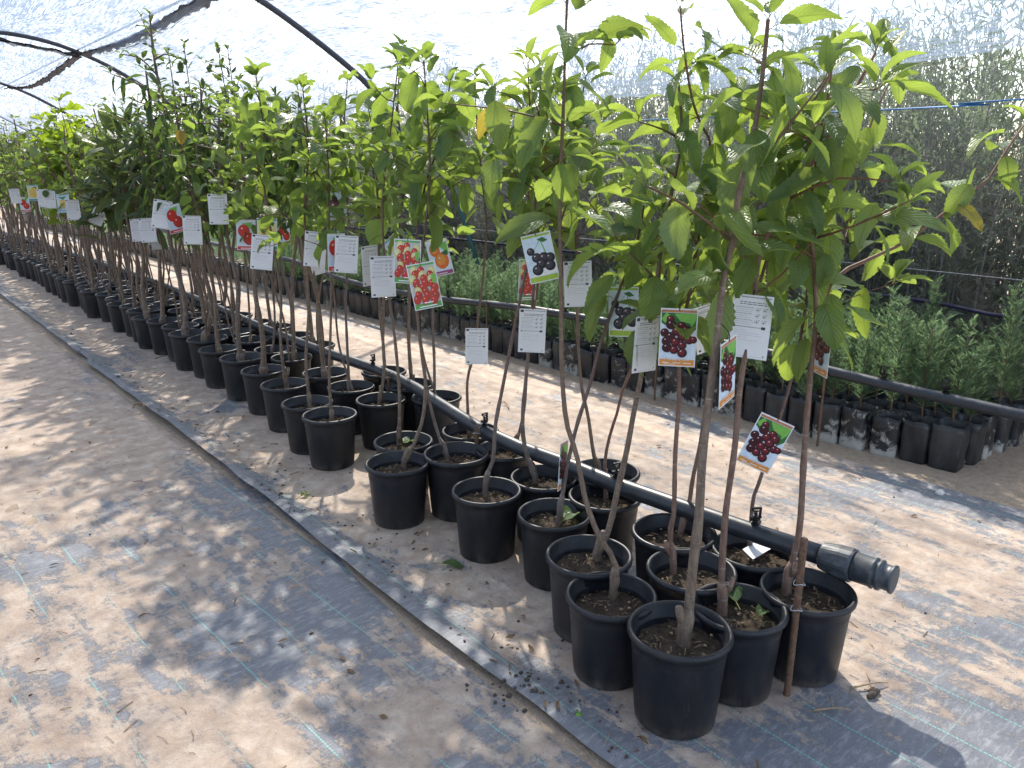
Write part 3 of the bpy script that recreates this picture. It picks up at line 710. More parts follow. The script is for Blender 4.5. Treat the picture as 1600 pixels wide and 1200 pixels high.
# ------------------------------------------------------------------ pipes
def px_pipe(px, z=None, X=None): return [onz(u, v, z) if z is not None else onx(u, v, X) for u, v in px]
PA = px_pipe([(1300, 873), (1240, 855), (1132, 816), (979, 764), (880, 724), (780, 687), (700, 640), (616, 589), (485, 542), (394, 505), (300, 464), (223, 434), (105, 395), (0, 362)], z=.302)
PA += [np.array((PA[-1][0], 19.0, .30)), np.array((PA[-1][0], 23.0, .29))]
root = empty('irrigation_pipe', (*PA[0][:2], 0)); tag(root, 'thick black irrigation pipe with a capped end lying along the row of potted trees', 'pipe')
o = np.array((PA[0][0], PA[0][1], 0.0)); PAs = spline(np.array(PA), 90)
mb = MB(); mb.tube(PAs - o, .029, 20); mb.build('pipe_body', M['pipe'], root)
d = PAs[0] - PAs[3]; d /= np.linalg.norm(d)
def axis_lathe(mb, p, d, prof, k=28, m=0, rib=0.0):
    u = np.cross(d, (0, 0, 1.0)); u /= np.linalg.norm(u); w = np.cross(u, d); V = []
    for r, s in prof:
        for j in range(k):
            a = 2 * PI * j / k; rr = r + (rib if (j // 2) % 2 == 0 and rib and .012 < s < .085 else 0); V.append(p + d * s + rr * (math.cos(a) * u + math.sin(a) * w))
    n = len(prof)
    Fs = [(i * k + j, i * k + (j + 1) % k, (i + 1) * k + (j + 1) % k, (i + 1) * k + j) for i in range(n - 1) for j in range(k)] + [tuple((n - 1) * k + j for j in range(k)), tuple(range(k))[::-1]]
    mb.add(V, Fs, .5, m)
p0 = PAs[0] - o
mb = MB(); axis_lathe(mb, p0 - d * .03, d, [(.033, 0), (.037, .002), (.040, .012), (.044, .05), (.046, .084), (.045, .09), (.033, .092)], 32, 0, .0035); mb.build('coupling_nut', M['fitting'], root, smooth=False)
mb = MB(); axis_lathe(mb, p0 + d * .06, d, [(.034, 0), (.041, .002), (.040, .05), (.043, .052), (.043, .057), (.037, .059), (.037, .065), (.042, .067), (.042, .073), (.035, .075), (.035, .098), (.039, .1), (.039, .106), (.03, .107)], 32); mb.build('end_plug', M['fitting'], root)
def sprinkler(mb, p, s=1.0, a=.6):
    c, q = math.cos(a), math.sin(a); rot = [(c, -q, 0), (q, c, 0), (0, 0, 1)]
    Rm = np.array(rot)
    def B(cc, dd): mb.box(np.asarray(p) + Rm @ (np.asarray(cc) * s), np.asarray(dd) * s, 0, rot)
    mb.lathe([(.001, 0), (.012 * s, 0), (.012 * s, .006 * s), (.007 * s, .008 * s), (.007 * s, .014 * s), (.015 * s, .015 * s), (.015 * s, .02 * s), (.001, .02 * s)], 14, 0, p)
    B((0, 0, .0225), (.034, .012, .005)); B((.0145, 0, .037), (.0045, .008, .025)); B((0.002, 0, .051), (.03, .008, .005)); B((-.011, 0, .048), (.005, .006, .008)); B((0, 0, .034), (.009, .007, .008)); B((0, 0, .042), (.016, .004, .004)); B((0, 0, .029), (.006, .006, .008))
for k, (u, v) in enumerate([(1127, 812), (942, 748), (742, 662)]):
    P = PAs[np.argmin([abs(proj(q)[0] - u) for q in PAs])]
    mb = MB(); sprinkler(mb, P - o + (0, 0, .029), 1.0, -.5 + k * .3); mb.build('sprinkler', M['black'], root, smooth=False)
for yy in (3.6, 4.9, 6.3, 7.6, 9.2, 10.9):
    P = PAs[np.argmin(abs(PAs[:, 1] - yy))]; mb = MB(); sprinkler(mb, P - o + (0, 0, .029), 1.0, .3); mb.build('sprinkler', M['black'], root, smooth=False)

PB = px_pipe([(1700, 672), (1600, 650), (1442, 614), (1306, 582), (1206, 552), (1080, 527), (932, 500), (800, 479), (695, 468), (600, 452), (537, 437), (459, 408), (400, 396), (330, 380), (260, 362), (180, 340)], X=3.585)
PB += [np.array((3.58, 22.0, .3)), np.array((3.58, 30.0, .3))]
root2 = empty('irrigation_pipe', (*PB[0][:2], 0)); tag(root2, 'black irrigation pipe above the front edge of the bagged conifer seedlings', 'pipe')
o2 = np.array((PB[0][0], PB[0][1], 0.0)); PBs = spline(np.array(PB), 110)
mb = MB(); mb.tube(PBs - o2, .026, 14); mb.build('pipe_body', M['pipe'], root2)
for u in (1345, 1440, 1515, 1150, 900, 700):
    P = PBs[np.argmin([abs(proj(q)[0] - u) for q in PBs])]
    mb = MB(); sprinkler(mb, P - o2 + (0, 0, .024), 1.15, 1.2 + u); mb.build('sprinkler', M['black'], root2, smooth=False)

# stakes
def stake(x, y, h, lx=0.0, ly=0.0, label='', r=.0085, tie_z=None):
    e = empty('stake', (x, y, 0)); tag(e, label, 'stake', 'stakes holding the irrigation pipes')
    n = int(h / .006); P = np.array([(lx * t, ly * t, h * t - .02) for t in np.linspace(0, 1, n)])
    mb = MB(); mb.tube(P, r * (1 + .09 * (np.arange(n) % 2)), 9); mb.build('rod', M['rust'], e)
    if tie_z:
        for tz in tie_z:
            t = tz / h; c = np.array((lx * t, ly * t, tz)); a = np.linspace(0, 2 * PI, 14)
            mb = MB(); mb.tube(np.stack([c[0] + .014 * np.cos(a), c[1] + .014 * np.sin(a), c[2] + .004 * np.sin(a * 2)], 1), .0016, 5)
            mb.tube(np.array([c + (.012, 0, 0), c + (.02, .012, .012), c + (.03, .012, .02)]), .0013, 4)
            mb.build('tie', M['wire'], e)
    return e
g = onz(1229, 1089, 0); q = g + (.008, .004, 0)
while proj(q)[1] > 842: q = q + (0, 0, .003)
stake(g[0], g[1], q[2] + .02, q[0] - g[0], q[1] - g[1], 'rusty ribbed stake wired to the pipe beside the rightmost pot', .0088, (.335, .262))
g = onz(1134, 900, .1)
P = PAs[np.argmin([abs(proj(q_)[0] - 744) for q_ in PAs])]
stake(P[0] - .045, P[1] - .005, .36, 0, 0, 'rusty stake carrying a black sprinkler, behind the pot with the crooked stem', .008, (.31,))
P = PAs[np.argmin([abs(proj(q_)[0] - 604) for q_ in PAs])]
stake(P[0] - .045, P[1] - .005, .36, .006, 0, 'short rusty stake beside the pipe near the wide bluish pot', .008, (.31,))
for k, yy in enumerate((5.4, 7.7, 10.2)):
    P = PAs[np.argmin(abs(PAs[:, 1] - yy))]; stake(P[0] - .045, yy, .37, .01, 0, f'rusty stake beside the pipe among the farther pots, {ordinal(k + 1)} of three', .008, (.31,))
for k, u in enumerate((771, 1318, 1050)):
    P = PBs[np.argmin([abs(proj(q_)[0] - u) for q_ in PBs])]; stake(P[0] - .032, P[1], P[2] + .05, 0, 0, ['thin stake under the right pipe behind the hanging white tag', 'thin stake under the right pipe near its large seedlings', 'thin stake under the right pipe behind the cherry tag'][k], .006)

# ------------------------------------------------------------------ bagged conifer seedlings
def bag_mesh(seed):
    random.seed(seed); k = 28; nr = 9; V = []
    for i in range(nr):
        t = i / (nr - 1); z = .22 * t
        for j in range(k):
            a = 2 * PI * j / k; ca, sa = math.cos(a), math.sin(a)
            sq = (abs(ca) ** 8 + abs(sa) ** 8) ** (-1 / 8)
            r = .067 * sq * (1 - .05 * (1 - t)) + .006 * nz(ca * 2 + seed, sa * 2, z * 14) + .003 * nz(ca * 7, sa * 7 + seed, z * 40)
            V.append((r * ca, r * sa, z + (.012 * nz(ca * 3 + seed, sa * 3, 8) if i == nr - 1 else 0)))
    for j in range(k):
        x, y, z = V[(nr - 1) * k + j]; V.append((x * .95, y * .95, z - .003))
    for j in range(k):
        x, y, z = V[(nr - 1) * k + j]; V.append((x * .93, y * .93, .165))
    n = nr + 2
    Fs = [(i * k + j, i * k + (j + 1) % k, (i + 1) * k + (j + 1) % k, (i + 1) * k + j) for i in range(n - 1) for j in range(k)]
    Fs.append(tuple(range(k))[::-1]); mb = MB(); mb.add(V, Fs)
    return mb.mesh('bag', M['bag'])
def bagsoil_mesh(seed):
    mb = MB(); k = 8; V = []; Fs = []
    for i in range(k + 1):
        for j in range(k + 1):
            x, y = (i / k - .5) * .126, (j / k - .5) * .126; V.append((x, y, .178 + .012 * nz(x * 30, y * 30, seed) + .008 * nz(x * 90, y * 90, seed)))
    Fs = [(i * (k + 1) + j, (i + 1) * (k + 1) + j, (i + 1) * (k + 1) + j + 1, i * (k + 1) + j + 1) for i in range(k) for j in range(k)]
    mb.add(V, Fs); return mb.mesh('soil', M['soil'])
def conifer_mesh(seed, h, nb=46, fr=9):
    random.seed(seed); st = MB(); lv = []; T = []
    nst = random.choice((2, 3, 3))
    for s_ in range(nst):
        a0 = random.uniform(0, 6.28); hh = h * (1 if s_ == 0 else random.uniform(.6, .9)); lean = random.uniform(.01, .06) * (1 if s_ else .4)
        A = spline([(0, 0, .17), (lean * .5 * math.cos(a0), lean * .5 * math.sin(a0), .17 + hh * .5), (lean * math.cos(a0), lean * math.sin(a0), .17 + hh)], 8)
        st.tube(A, np.linspace(.0042, .0012, 8), 5)
        for b in range(nb // nst + 8):
            t = (b + random.random()) / (nb // nst + 8); t = .1 + .9 * t; p = A[0] * (1 - t) + A[-1] * t
            a = random.uniform(0, 6.28); e = random.uniform(.35, 1.0); l = random.uniform(.06, .12) * (1.12 - .75 * t) * (h / .36)
            o_ = np.array((math.cos(a) * math.cos(e), math.sin(a) * math.cos(e), math.sin(e))); side = np.cross(o_, (0, 0, 1.0)); side /= np.linalg.norm(side)
            tt = min(.95, max(0, random.gauss(.5, .22)))
            for f in range(fr):
                q = p + o_ * l * (f + .5) / fr; sg = 1 if f % 2 else -1
                dd = o_ * .75 + side * sg * random.uniform(.4, .9) + np.array((0, 0, random.uniform(-.1, .35))); dd /= np.linalg.norm(dd)
                L = random.uniform(.018, .036) * (1.1 - .5 * f / fr); wv = np.cross(dd, np.array((random.uniform(-1, 1), random.uniform(-1, 1), random.uniform(-1, 1)))); wv /= np.linalg.norm(wv) + 1e-9
                w = random.uniform(.0011, .0019)
                lv.append((q, q + dd * L * .5 + wv * w, q + dd * L, q + dd * L * .5 - wv * w)); T += [tt] * 4
            q = p; lv.append((p, p + o_ * l * .5 + side * .0015, p + o_ * l * 1.08, p + o_ * l * .5 - side * .0015)); T += [tt] * 4
    V = np.array(lv).reshape(-1, 3); Fq = np.arange(len(V)).reshape(-1, 4)
    fm = mesh_np('foliage', V, Fq, M['conifer'], np.tile(np.array([(.5, 0), (.8, .5), (.5, 1), (.2, .5)]), (len(lv), 1)), T, smooth=False)
    return fm, st.mesh('stem', M['conifer_stem'])
BAGS = [bag_mesh(i * 3 + 1) for i in range(6)]; BSOIL = [bagsoil_mesh(i) for i in range(2)]
CON = [conifer_mesh(40 + i, h, 92, 15) for i, h in enumerate((.30, .34, .37, .40, .43, .33))]
random.seed(5)
c0 = onz(1482, 737, 0)
X0 = 3.685; Y0 = c0[1] + .035; SPX, SPY = .15, .139
nb_ = 0; FAR = []
for row in range(170):
    for col in range(5):
        x = X0 + col * SPX + random.uniform(-.008, .008) + .05 * nz(row * .09, 4.) * min(1, row / 8) + .07 * max(0, 1 - row / 5); yv = Y0 + row * SPY - col * .012 + random.uniform(-.008, .008)
        s_ = random.uniform(.93, 1.06); hs = random.uniform(.9, 1.2) * (1.16 if row < 12 else 1.05)
        if nb_ < 300:
            nb_ += 1
            e = empty('conifer_seedling', (x, yv, -.012), random.uniform(-.12, .12))
            G = 'bagged conifer seedlings packed along the net wall'
            if col == 0 and row < 14: lab = f'feathery conifer seedling in a black bag, {ordinal(row + 1)} from near corner of the outer file'
            elif row == 0: lab = f'feathery conifer seedling in a dusty bag, {ordinal(col + 1)} from corner along the short end'
            elif col == 0: lab = 'small conifer seedling bag in the outer file, far along beyond the nearest fourteen'
            else: lab = 'feathery conifer seedling standing in the packed inner files behind the outer bags'
            tag(e, lab, 'seedling', G)
            b = obj('bag', random.choice(BAGS), e, (0, 0, 0), random.choice((0, PI / 2, PI, -PI / 2)), s_)
            if row < 25 or col == 0: obj('soil', random.choice(BSOIL), b, (0, 0, 0))
            f, s2 = random.choice(CON); rz = random.uniform(0, 6.28)
            obj('foliage', f, e, (0, 0, 0), rz, (1, 1, hs)); obj('stem', s2, e, (0, 0, 0), rz, (1, 1, hs))
        else: FAR.append((x, yv, hs))
# the hundreds beyond, too many to stand singly
def bake(mesh_list, places, name, mats, par=None):
    VV = []; FF = []; UU = []; TT = []; MI = []; n = 0
    for me, (x, y, z), rz, s, sz, m in mesh_list:
        v = np.empty(len(me.vertices) * 3, np.float32); me.vertices.foreach_get('co', v); v = v.reshape(-1, 3)
        c, q = math.cos(rz), math.sin(rz)
        w = np.stack([(v[:, 0] * c - v[:, 1] * q) * s + x, (v[:, 0] * q + v[:, 1] * c) * s + y, v[:, 2] * sz + z], 1)
        VV.append(w); FF += [tuple(i + n for i in p.vertices) for p in me.polygons]; MI += [m] * len(me.polygons); n += len(w); TT.append(np.full(len(w), random.uniform(.2, .8)))
    V = np.concatenate(VV); return mesh_np(name, V, FF, mats, np.full((len(V), 2), .3), np.concatenate(TT), MI)
LOWCON = [conifer_mesh(80 + i, .36, 22, 5) for i in range(3)]
lst = []
for x, yv, hs in FAR:
    if x < X0 + .1: lst.append((BAGS[int(yv * 10) % 6], (x, yv, -.012), 0.0, 1.0, 1.0, 0))
    f, _ = LOWCON[int(yv * 7) % 3]; lst.append((f, (x, yv, -.012), random.uniform(0, 6), 1.15, hs, 1))
tag(obj('conifer_seedlings', bake(lst, None, 'conifer_seedlings', [M['bag'], M['conifer']])), 'far stretch of bagged conifer seedlings merging into a dark green band', 'seedlings', kind='stuff')

# ------------------------------------------------------------------ tunnel: hoops, net, wires
PROFR = [(1.85, 2.99), (2.4, 2.93), (2.9, 2.77), (3.3, 2.57), (3.75, 2.30), (4.02, 2.10), (4.22, 1.88), (4.42, 1.45), (4.52, .9), (4.56, .4), (4.57, -.02)]
PROF = [(3.7 - x, z) for x, z in PROFR[::-1]][:-1] + PROFR
PS = spline(np.array([(x, 0, z) for x, z in PROF]), 80)
HY = [.55, 6.8, 12.0, 17.5, 22.8, 28.1, 33.4, 38.7]
for i, yy in enumerate(HY):
    mb = MB(); Q = PS + (0, yy, 0); mb.tube(Q - (Q[0][0], yy, 0), .028, 10)
    h = mb.build('tunnel_hoop', M['hoop'], None, loc=(Q[0][0], yy, 0))
    nm = ['closest to the camera, its right leg behind the near seedlings', 'seen crossing the top middle of the photo above the peach trees', 'running down from the dark net joint at upper left', 'at the far left edge above the distant trees'][i] if i < 4 else 'in the far run of the tunnel beyond the fourth hoop'
    tag(h, 'grey steel tunnel hoop ' + nm, 'hoop', 'hoops of the net tunnel')
def net_point(s, y):
    i = s * (len(PS) - 1); a = min(len(PS) - 2, int(i)); f = i - a; x, _, z = PS[a] * (1 - f) + PS[a + 1] * f
    h0 = max([h for h in [-3.8] + HY if h <= y]); h1 = min([h for h in HY + [44.0] if h > y])
    t = (y - h0) / (h1 - h0); sag = (math.sin(PI * t) ** .8) * .20 * max(0, min(1, (z - 1.2) / 1.2))
    cx = 1.85; nx, nzv = (x - cx) / 2.75, .9
    w = .05 * nz(x * .9, y * .8, 1) + .022 * nz(x * 3 + y * 2, y * 2.2, 6) + .012 * nz(x * 8, y * 5 + x * 6, 2)
    w *= math.sin(PI * t) ** .5
    return (x - nx * sag * .25 + w * .4 * nx * .6 + .012 * (1 if x > cx else -1), y, z + .026 - sag + w)
SS = np.linspace(0, 1, 76); YY = np.concatenate([np.arange(-3.5, 20, .12), np.arange(20, 42, .5)])
idx_top = [k for k in range(76) if net_point(SS[k], .55)[2] > 1.86 or SS[k] < .5]
def net_part(k0, k1, name, m, parent):
    V = [net_point(SS[k], y) for y in YY for k in range(k0, k1 + 1)]; nk = k1 - k0 + 1
    arc = np.concatenate(([0], np.cumsum(np.linalg.norm(np.diff(PS, axis=0), axis=1)))); arcS = np.interp(SS, np.linspace(0, 1, len(PS)), arc)
    U = [(y, arcS[k]) for y in YY for k in range(k0, k1 + 1)]
    idx = np.arange(len(V)).reshape(len(YY), nk); Fq = np.stack([idx[:-1, :-1], idx[:-1, 1:], idx[1:, 1:], idx[1:, :-1]], 2).reshape(-1, 4)
    return obj(name, mesh_np(name, V, Fq, m, U), parent)
net = empty('shade_net', (0, 0, 0)); tag(net, 'pale see-through shade netting stretched over the tunnel hoops', 'shade net')
ksplit = max(idx_top)
net_part(0, ksplit, 'roof_panel', M['net'], net); net_part(ksplit, 75, 'side_panel', M['side_net'], net)
# bunched joints of the net
def bunch(P, w, name, seed, parent):
    Q = spline(P, max(20, int(np.linalg.norm(np.diff(np.array(P), axis=0), axis=1).sum() / .06))); n = len(Q); V = []; U = []
    for i in range(n):
        for j in range(9):
            t = j / 8 - .5; ww = w * (1 + .5 * nz(i * .13, seed)); V.append((Q[i][0] + t * ww * 2, Q[i][1] + .03 * nz(i * .4, j * .5, seed), Q[i][2] - .02 - .07 * abs(t) * (1 + nz(i * .3, seed, 4)) + .03 * nz(i * .5, j * .9, seed)))
            U.append((i * .06, j * .03))
    idx = np.arange(n * 9).reshape(n, 9); Fq = np.stack([idx[:-1, :-1], idx[:-1, 1:], idx[1:, 1:], idx[1:, :-1]], 2).reshape(-1, 4)
    return obj(name, mesh_np(name, V, Fq, M['net_fold'], U), parent)
j0 = at(262, -4, 9.0); h2 = onx(123, 66, 2.70)
k2 = np.array((2.72, 12.0, 2.83))
bunch([np.array((2.74, -3, 2.80)), np.array((2.72, 2, 2.81)), np.array((2.72, 6.8, 2.83)), np.array((2.70, 9.4, 2.76)), k2], .075, 'net_joint', 3, net)
bunch([k2, np.array((2.2, 12.02, 2.9)), np.array((1.6, 12.02, 2.95)), np.array((.8, 12.02, 2.85))], .05, 'net_joint', 5, net)
bunch([np.array((2.7, 12.0, 2.83)), np.array((2.66, 14.8, 2.68)), np.array((2.7, 17.5, 2.83))], .06, 'net_joint', 8, net)
mb = MB(); mb.tube(np.array([(2.72, -3.0, 2.83), (2.72, 12.0, 2.865), (2.72, 39, 2.85)]), .012, 8); tag(mb.build('tunnel_purlin', M['hoop']), 'thin dark purlin under the bunched net joint along the roof', 'purlin')
def cable(P, r, m, name, label, cat, n=30, sagk=0.0):
    Q = spline(P, n)
    if sagk: Q = Q - np.stack([np.zeros(n), np.zeros(n), sagk * np.sin(np.linspace(0, PI, n))], 1)
    o_ = np.array((*Q[0][:2], 0)); mb = MB(); mb.tube(Q - o_, r, 6); return tag(mb.build(name, m, loc=tuple(o_)), label, cat)
cable([onx(1640, 152, 4.25), onx(1500, 162, 4.25), onx(1395, 171, 4.25), np.array((4.24, 6.8, 1.72))], .0045, M['blue'], 'rope', 'bright blue rope strung along the net wall at upper right', 'rope')
cable([onx(1640, 503, 4.46), onx(1540, 490, 4.46), onx(1470, 474, 4.46), onx(1390, 463, 4.46), onx(1200, 438, 4.46), onx(950, 400, 4.46), np.array((4.46, 9, .7))], .011, M['hem'], 'net_hem', 'dark purple folded hem of the side net above the seedlings', 'net hem')
cable([np.array((4.5, .4, .80)), np.array((4.5, 3, .82)), np.array((4.5, 7, .8))], .0022, M['wire'], 'wire', 'thin pale wire low along the side net behind the white tag', 'wire')
cable([onx(500, 35, 4.0) * .0 + np.array((2.95, 6.8, 2.70)), np.array((3.5, 3.2, 2.55)), np.array((3.7, 1.2, 2.40))], .0028, M['hoop'], 'wire', 'thin dark wire crossing the bright net at the top', 'wire')
cable([np.array((1.6, 12, 2.95)), np.array((2.15, 9.2, 2.93)), np.array((2.3, 7.6, 2.93))], .003, M['hoop'], 'wire', 'thin dark wire under the net at the upper left corner', 'wire')
g = onx(745, 408, 4.35); q = onx(722, 335, 4.35)
mb = MB(); mb.tube(np.array([(0, 0, -.02), tuple((q - (g[0], g[1], 0)) * (1, 1, 1))]) if False else np.array([(0.0, -(q[1] - g[1]) * g[2] / (q[2] - g[2]), 0.0), (0, q[1] - g[1], q[2]), (0, (q[1] - g[1]) * 2.2, q[2] + (q[2] - g[2]) * 1.2)]), .02, 8)
tag(mb.build('prop_pole', M['greenpole'], loc=(g[0], g[1], 0)), 'slanting dark green prop pole behind the seedlings in front of the net', 'pole')

# ------------------------------------------------------------------ bushes beyond the net
def bush_mesh(seed, h, nl):
    random.seed(seed); st = MB(); Q = []; T = []
    ns = 26
    stems = []
    for i in range(ns):
        a = random.uniform(0, 6.28); r = random.uniform(0, .35); hh = h * random.uniform(.62, 1.08); sp_ = random.uniform(.0, .28)
        A = spline([(r * math.cos(a), r * math.sin(a), -.05), (r * 1.1 * math.cos(a), r * 1.1 * math.sin(a), hh * .5), ((r + sp_) * math.cos(a + .3), (r + sp_) * math.sin(a + .3), hh)], 10)
        st.tube(A, np.linspace(.0105, .002, 10), 5); stems.append(A)
    for i in range(nl):
        A = stems[i % ns]; t = .07 + random.random() ** 1.25 * .93; k = t * 9; j = min(8, int(k)); p = A[j] * (1 - (k - j)) + A[j + 1] * (k - j)
        sp_ = (.13 * (1 - t) + .04); p = p + np.array((random.gauss(0, sp_), random.gauss(0, sp_), random.gauss(0, .05)))
        a = random.uniform(0, 6.28); e = random.uniform(.1, 1.4); d = np.array((math.cos(a) * math.cos(e), math.sin(a) * math.cos(e), math.sin(e))); L = random.uniform(.06, .12)
        wv = np.cross(d, np.array((random.gauss(0, 1), random.gauss(0, 1), random.gauss(0, 1)))); wv /= np.linalg.norm(wv) + 1e-9; w = L * random.uniform(.06, .11)
        Q.append((p, p + d * L * .45 + wv * w, p + d * L, p + d * L * .45 - wv * w)); T += [min(.95, max(0, random.gauss(.45, .25)))] * 4
    V = np.array(Q).reshape(-1, 3)
    return mesh_np('foliage', V, np.arange(len(V)).reshape(-1, 4), M['bush_leaf'], np.tile(np.array([(.5, 0), (.8, .5), (.5, 1), (.2, .5)]), (len(Q), 1)), T, smooth=False), st.mesh('stems', M['bush_stem'])
BU = [bush_mesh(300 + i, 2.2 + .1 * i, 7000) for i in range(4)]
random.seed(77); yb = -1.0; k = 0
while yb < 34:
    for xb in ((5.35, 6.15, 7.3) if yb < 14 else (5.7,)):
        e = empty('bush', (xb + random.uniform(-.15, .15), yb + random.uniform(-.2, .2), -.014)); f, s_ = random.choice(BU); s = random.uniform(.86, 1.06) * (1.05 if xb > 6 else .95); rz = random.uniform(0, 6.28)
        tag(e, 'grey green narrow leaved bush standing outside behind the side netting', 'bush', 'hedge bushes beyond the net wall')
        obj('foliage', f, e, (0, 0, 0), rz, s); obj('stems', s_, e, (0, 0, 0), rz, s)
    yb += .72 if yb < 8 else 1.0 if yb < 16 else 1.6
random.seed(11)
for i in range(14):
    e = empty('bush', (-6 + i * 1.1 + random.uniform(-.3, .3), 46 + random.uniform(-2, 3), -.014)); f, s_ = random.choice(BU); rz = random.uniform(0, 6)
    tag(e, 'distant bush closing the view beyond the far end of the tunnel', 'bush', 'bushes past the far end of the tunnel'); s = random.uniform(1.4, 2.0)
    obj('foliage', f, e, (0, 0, 0), rz, s); obj('stems', s_, e, (0, 0, 0), rz, s)

# ------------------------------------------------------------------ plant tags
TW, TH = .098, .16
def text_mesh(body, size):
    cu = bpy.data.curves.new('txt', 'FONT'); cu.body = body; cu.size = size; cu.align_x = 'CENTER'
    ob = bpy.data.objects.new('txt', cu); COL.objects.link(ob); dg = bpy.context.evaluated_depsgraph_get(); me = bpy.data.meshes.new_from_object(ob.evaluated_get(dg))
    V = [tuple(v.co) for v in me.vertices]; Fs = [tuple(p.vertices) for p in me.polygons]
    bpy.data.objects.remove(ob); bpy.data.curves.remove(cu); bpy.data.meshes.remove(me); return V, Fs
TXT = text_mesh('Prunus avium', .0125)
PM = [M[k] for k in sorted(M) if k.startswith('p_')]; PI_ = {k[2:]: i for i, k in enumerate([k for k in sorted(M) if k.startswith('p_')])}
class Print:
    def __init__(s, sign): s.mb = MB(); s.sg = sign; s.lay = 0
    def poly(s, pts, m, lay):
        y = s.sg * (-.0005 - .00005 * lay); P = [(x * (1 if s.sg > 0 else -1), y, z) for x, z in pts]
        s.mb.add(P, [tuple(range(len(P)))], .5, PI_[m])
    def rect(s, x0, z0, x1, z1, m, lay): s.poly([(x0, z0), (x1, z0), (x1, z1), (x0, z1)], m, lay)
    def disc(s, x, z, rx, rz, m, lay, a=0.0, n=16):
        c, q = math.cos(a), math.sin(a)
        s.poly([(x + rx * math.cos(t) * c - rz * math.sin(t) * q, z + rx * math.cos(t) * q + rz * math.sin(t) * c) for t in np.arange(n) * 2 * PI / n], m, lay)
    def fruit(s, x, z, rx, rz, m, m2, lay, a=0.0):
        s.disc(x, z, rx, rz, m, lay, a); s.disc(x - rx * .15, z + rz * .15, rx * .66, rz * .66, m2, lay + 1, a); s.disc(x - rx * .3, z + rz * .38, rx * .16, rz * .13, 'shine', lay + 2, .5, 8)
    def text(s, body, x, z, m, lay):
        V, Fs = body; y = s.sg * (-.0005 - .00005 * lay); s.mb.add([((x + v[0]) * (1 if s.sg > 0 else -1), y, z + v[1]) for v in V], Fs, .5, PI_[m])
    def mesh(s, name): return s.mb.mesh(name, PM, False)
w2 = TW / 2
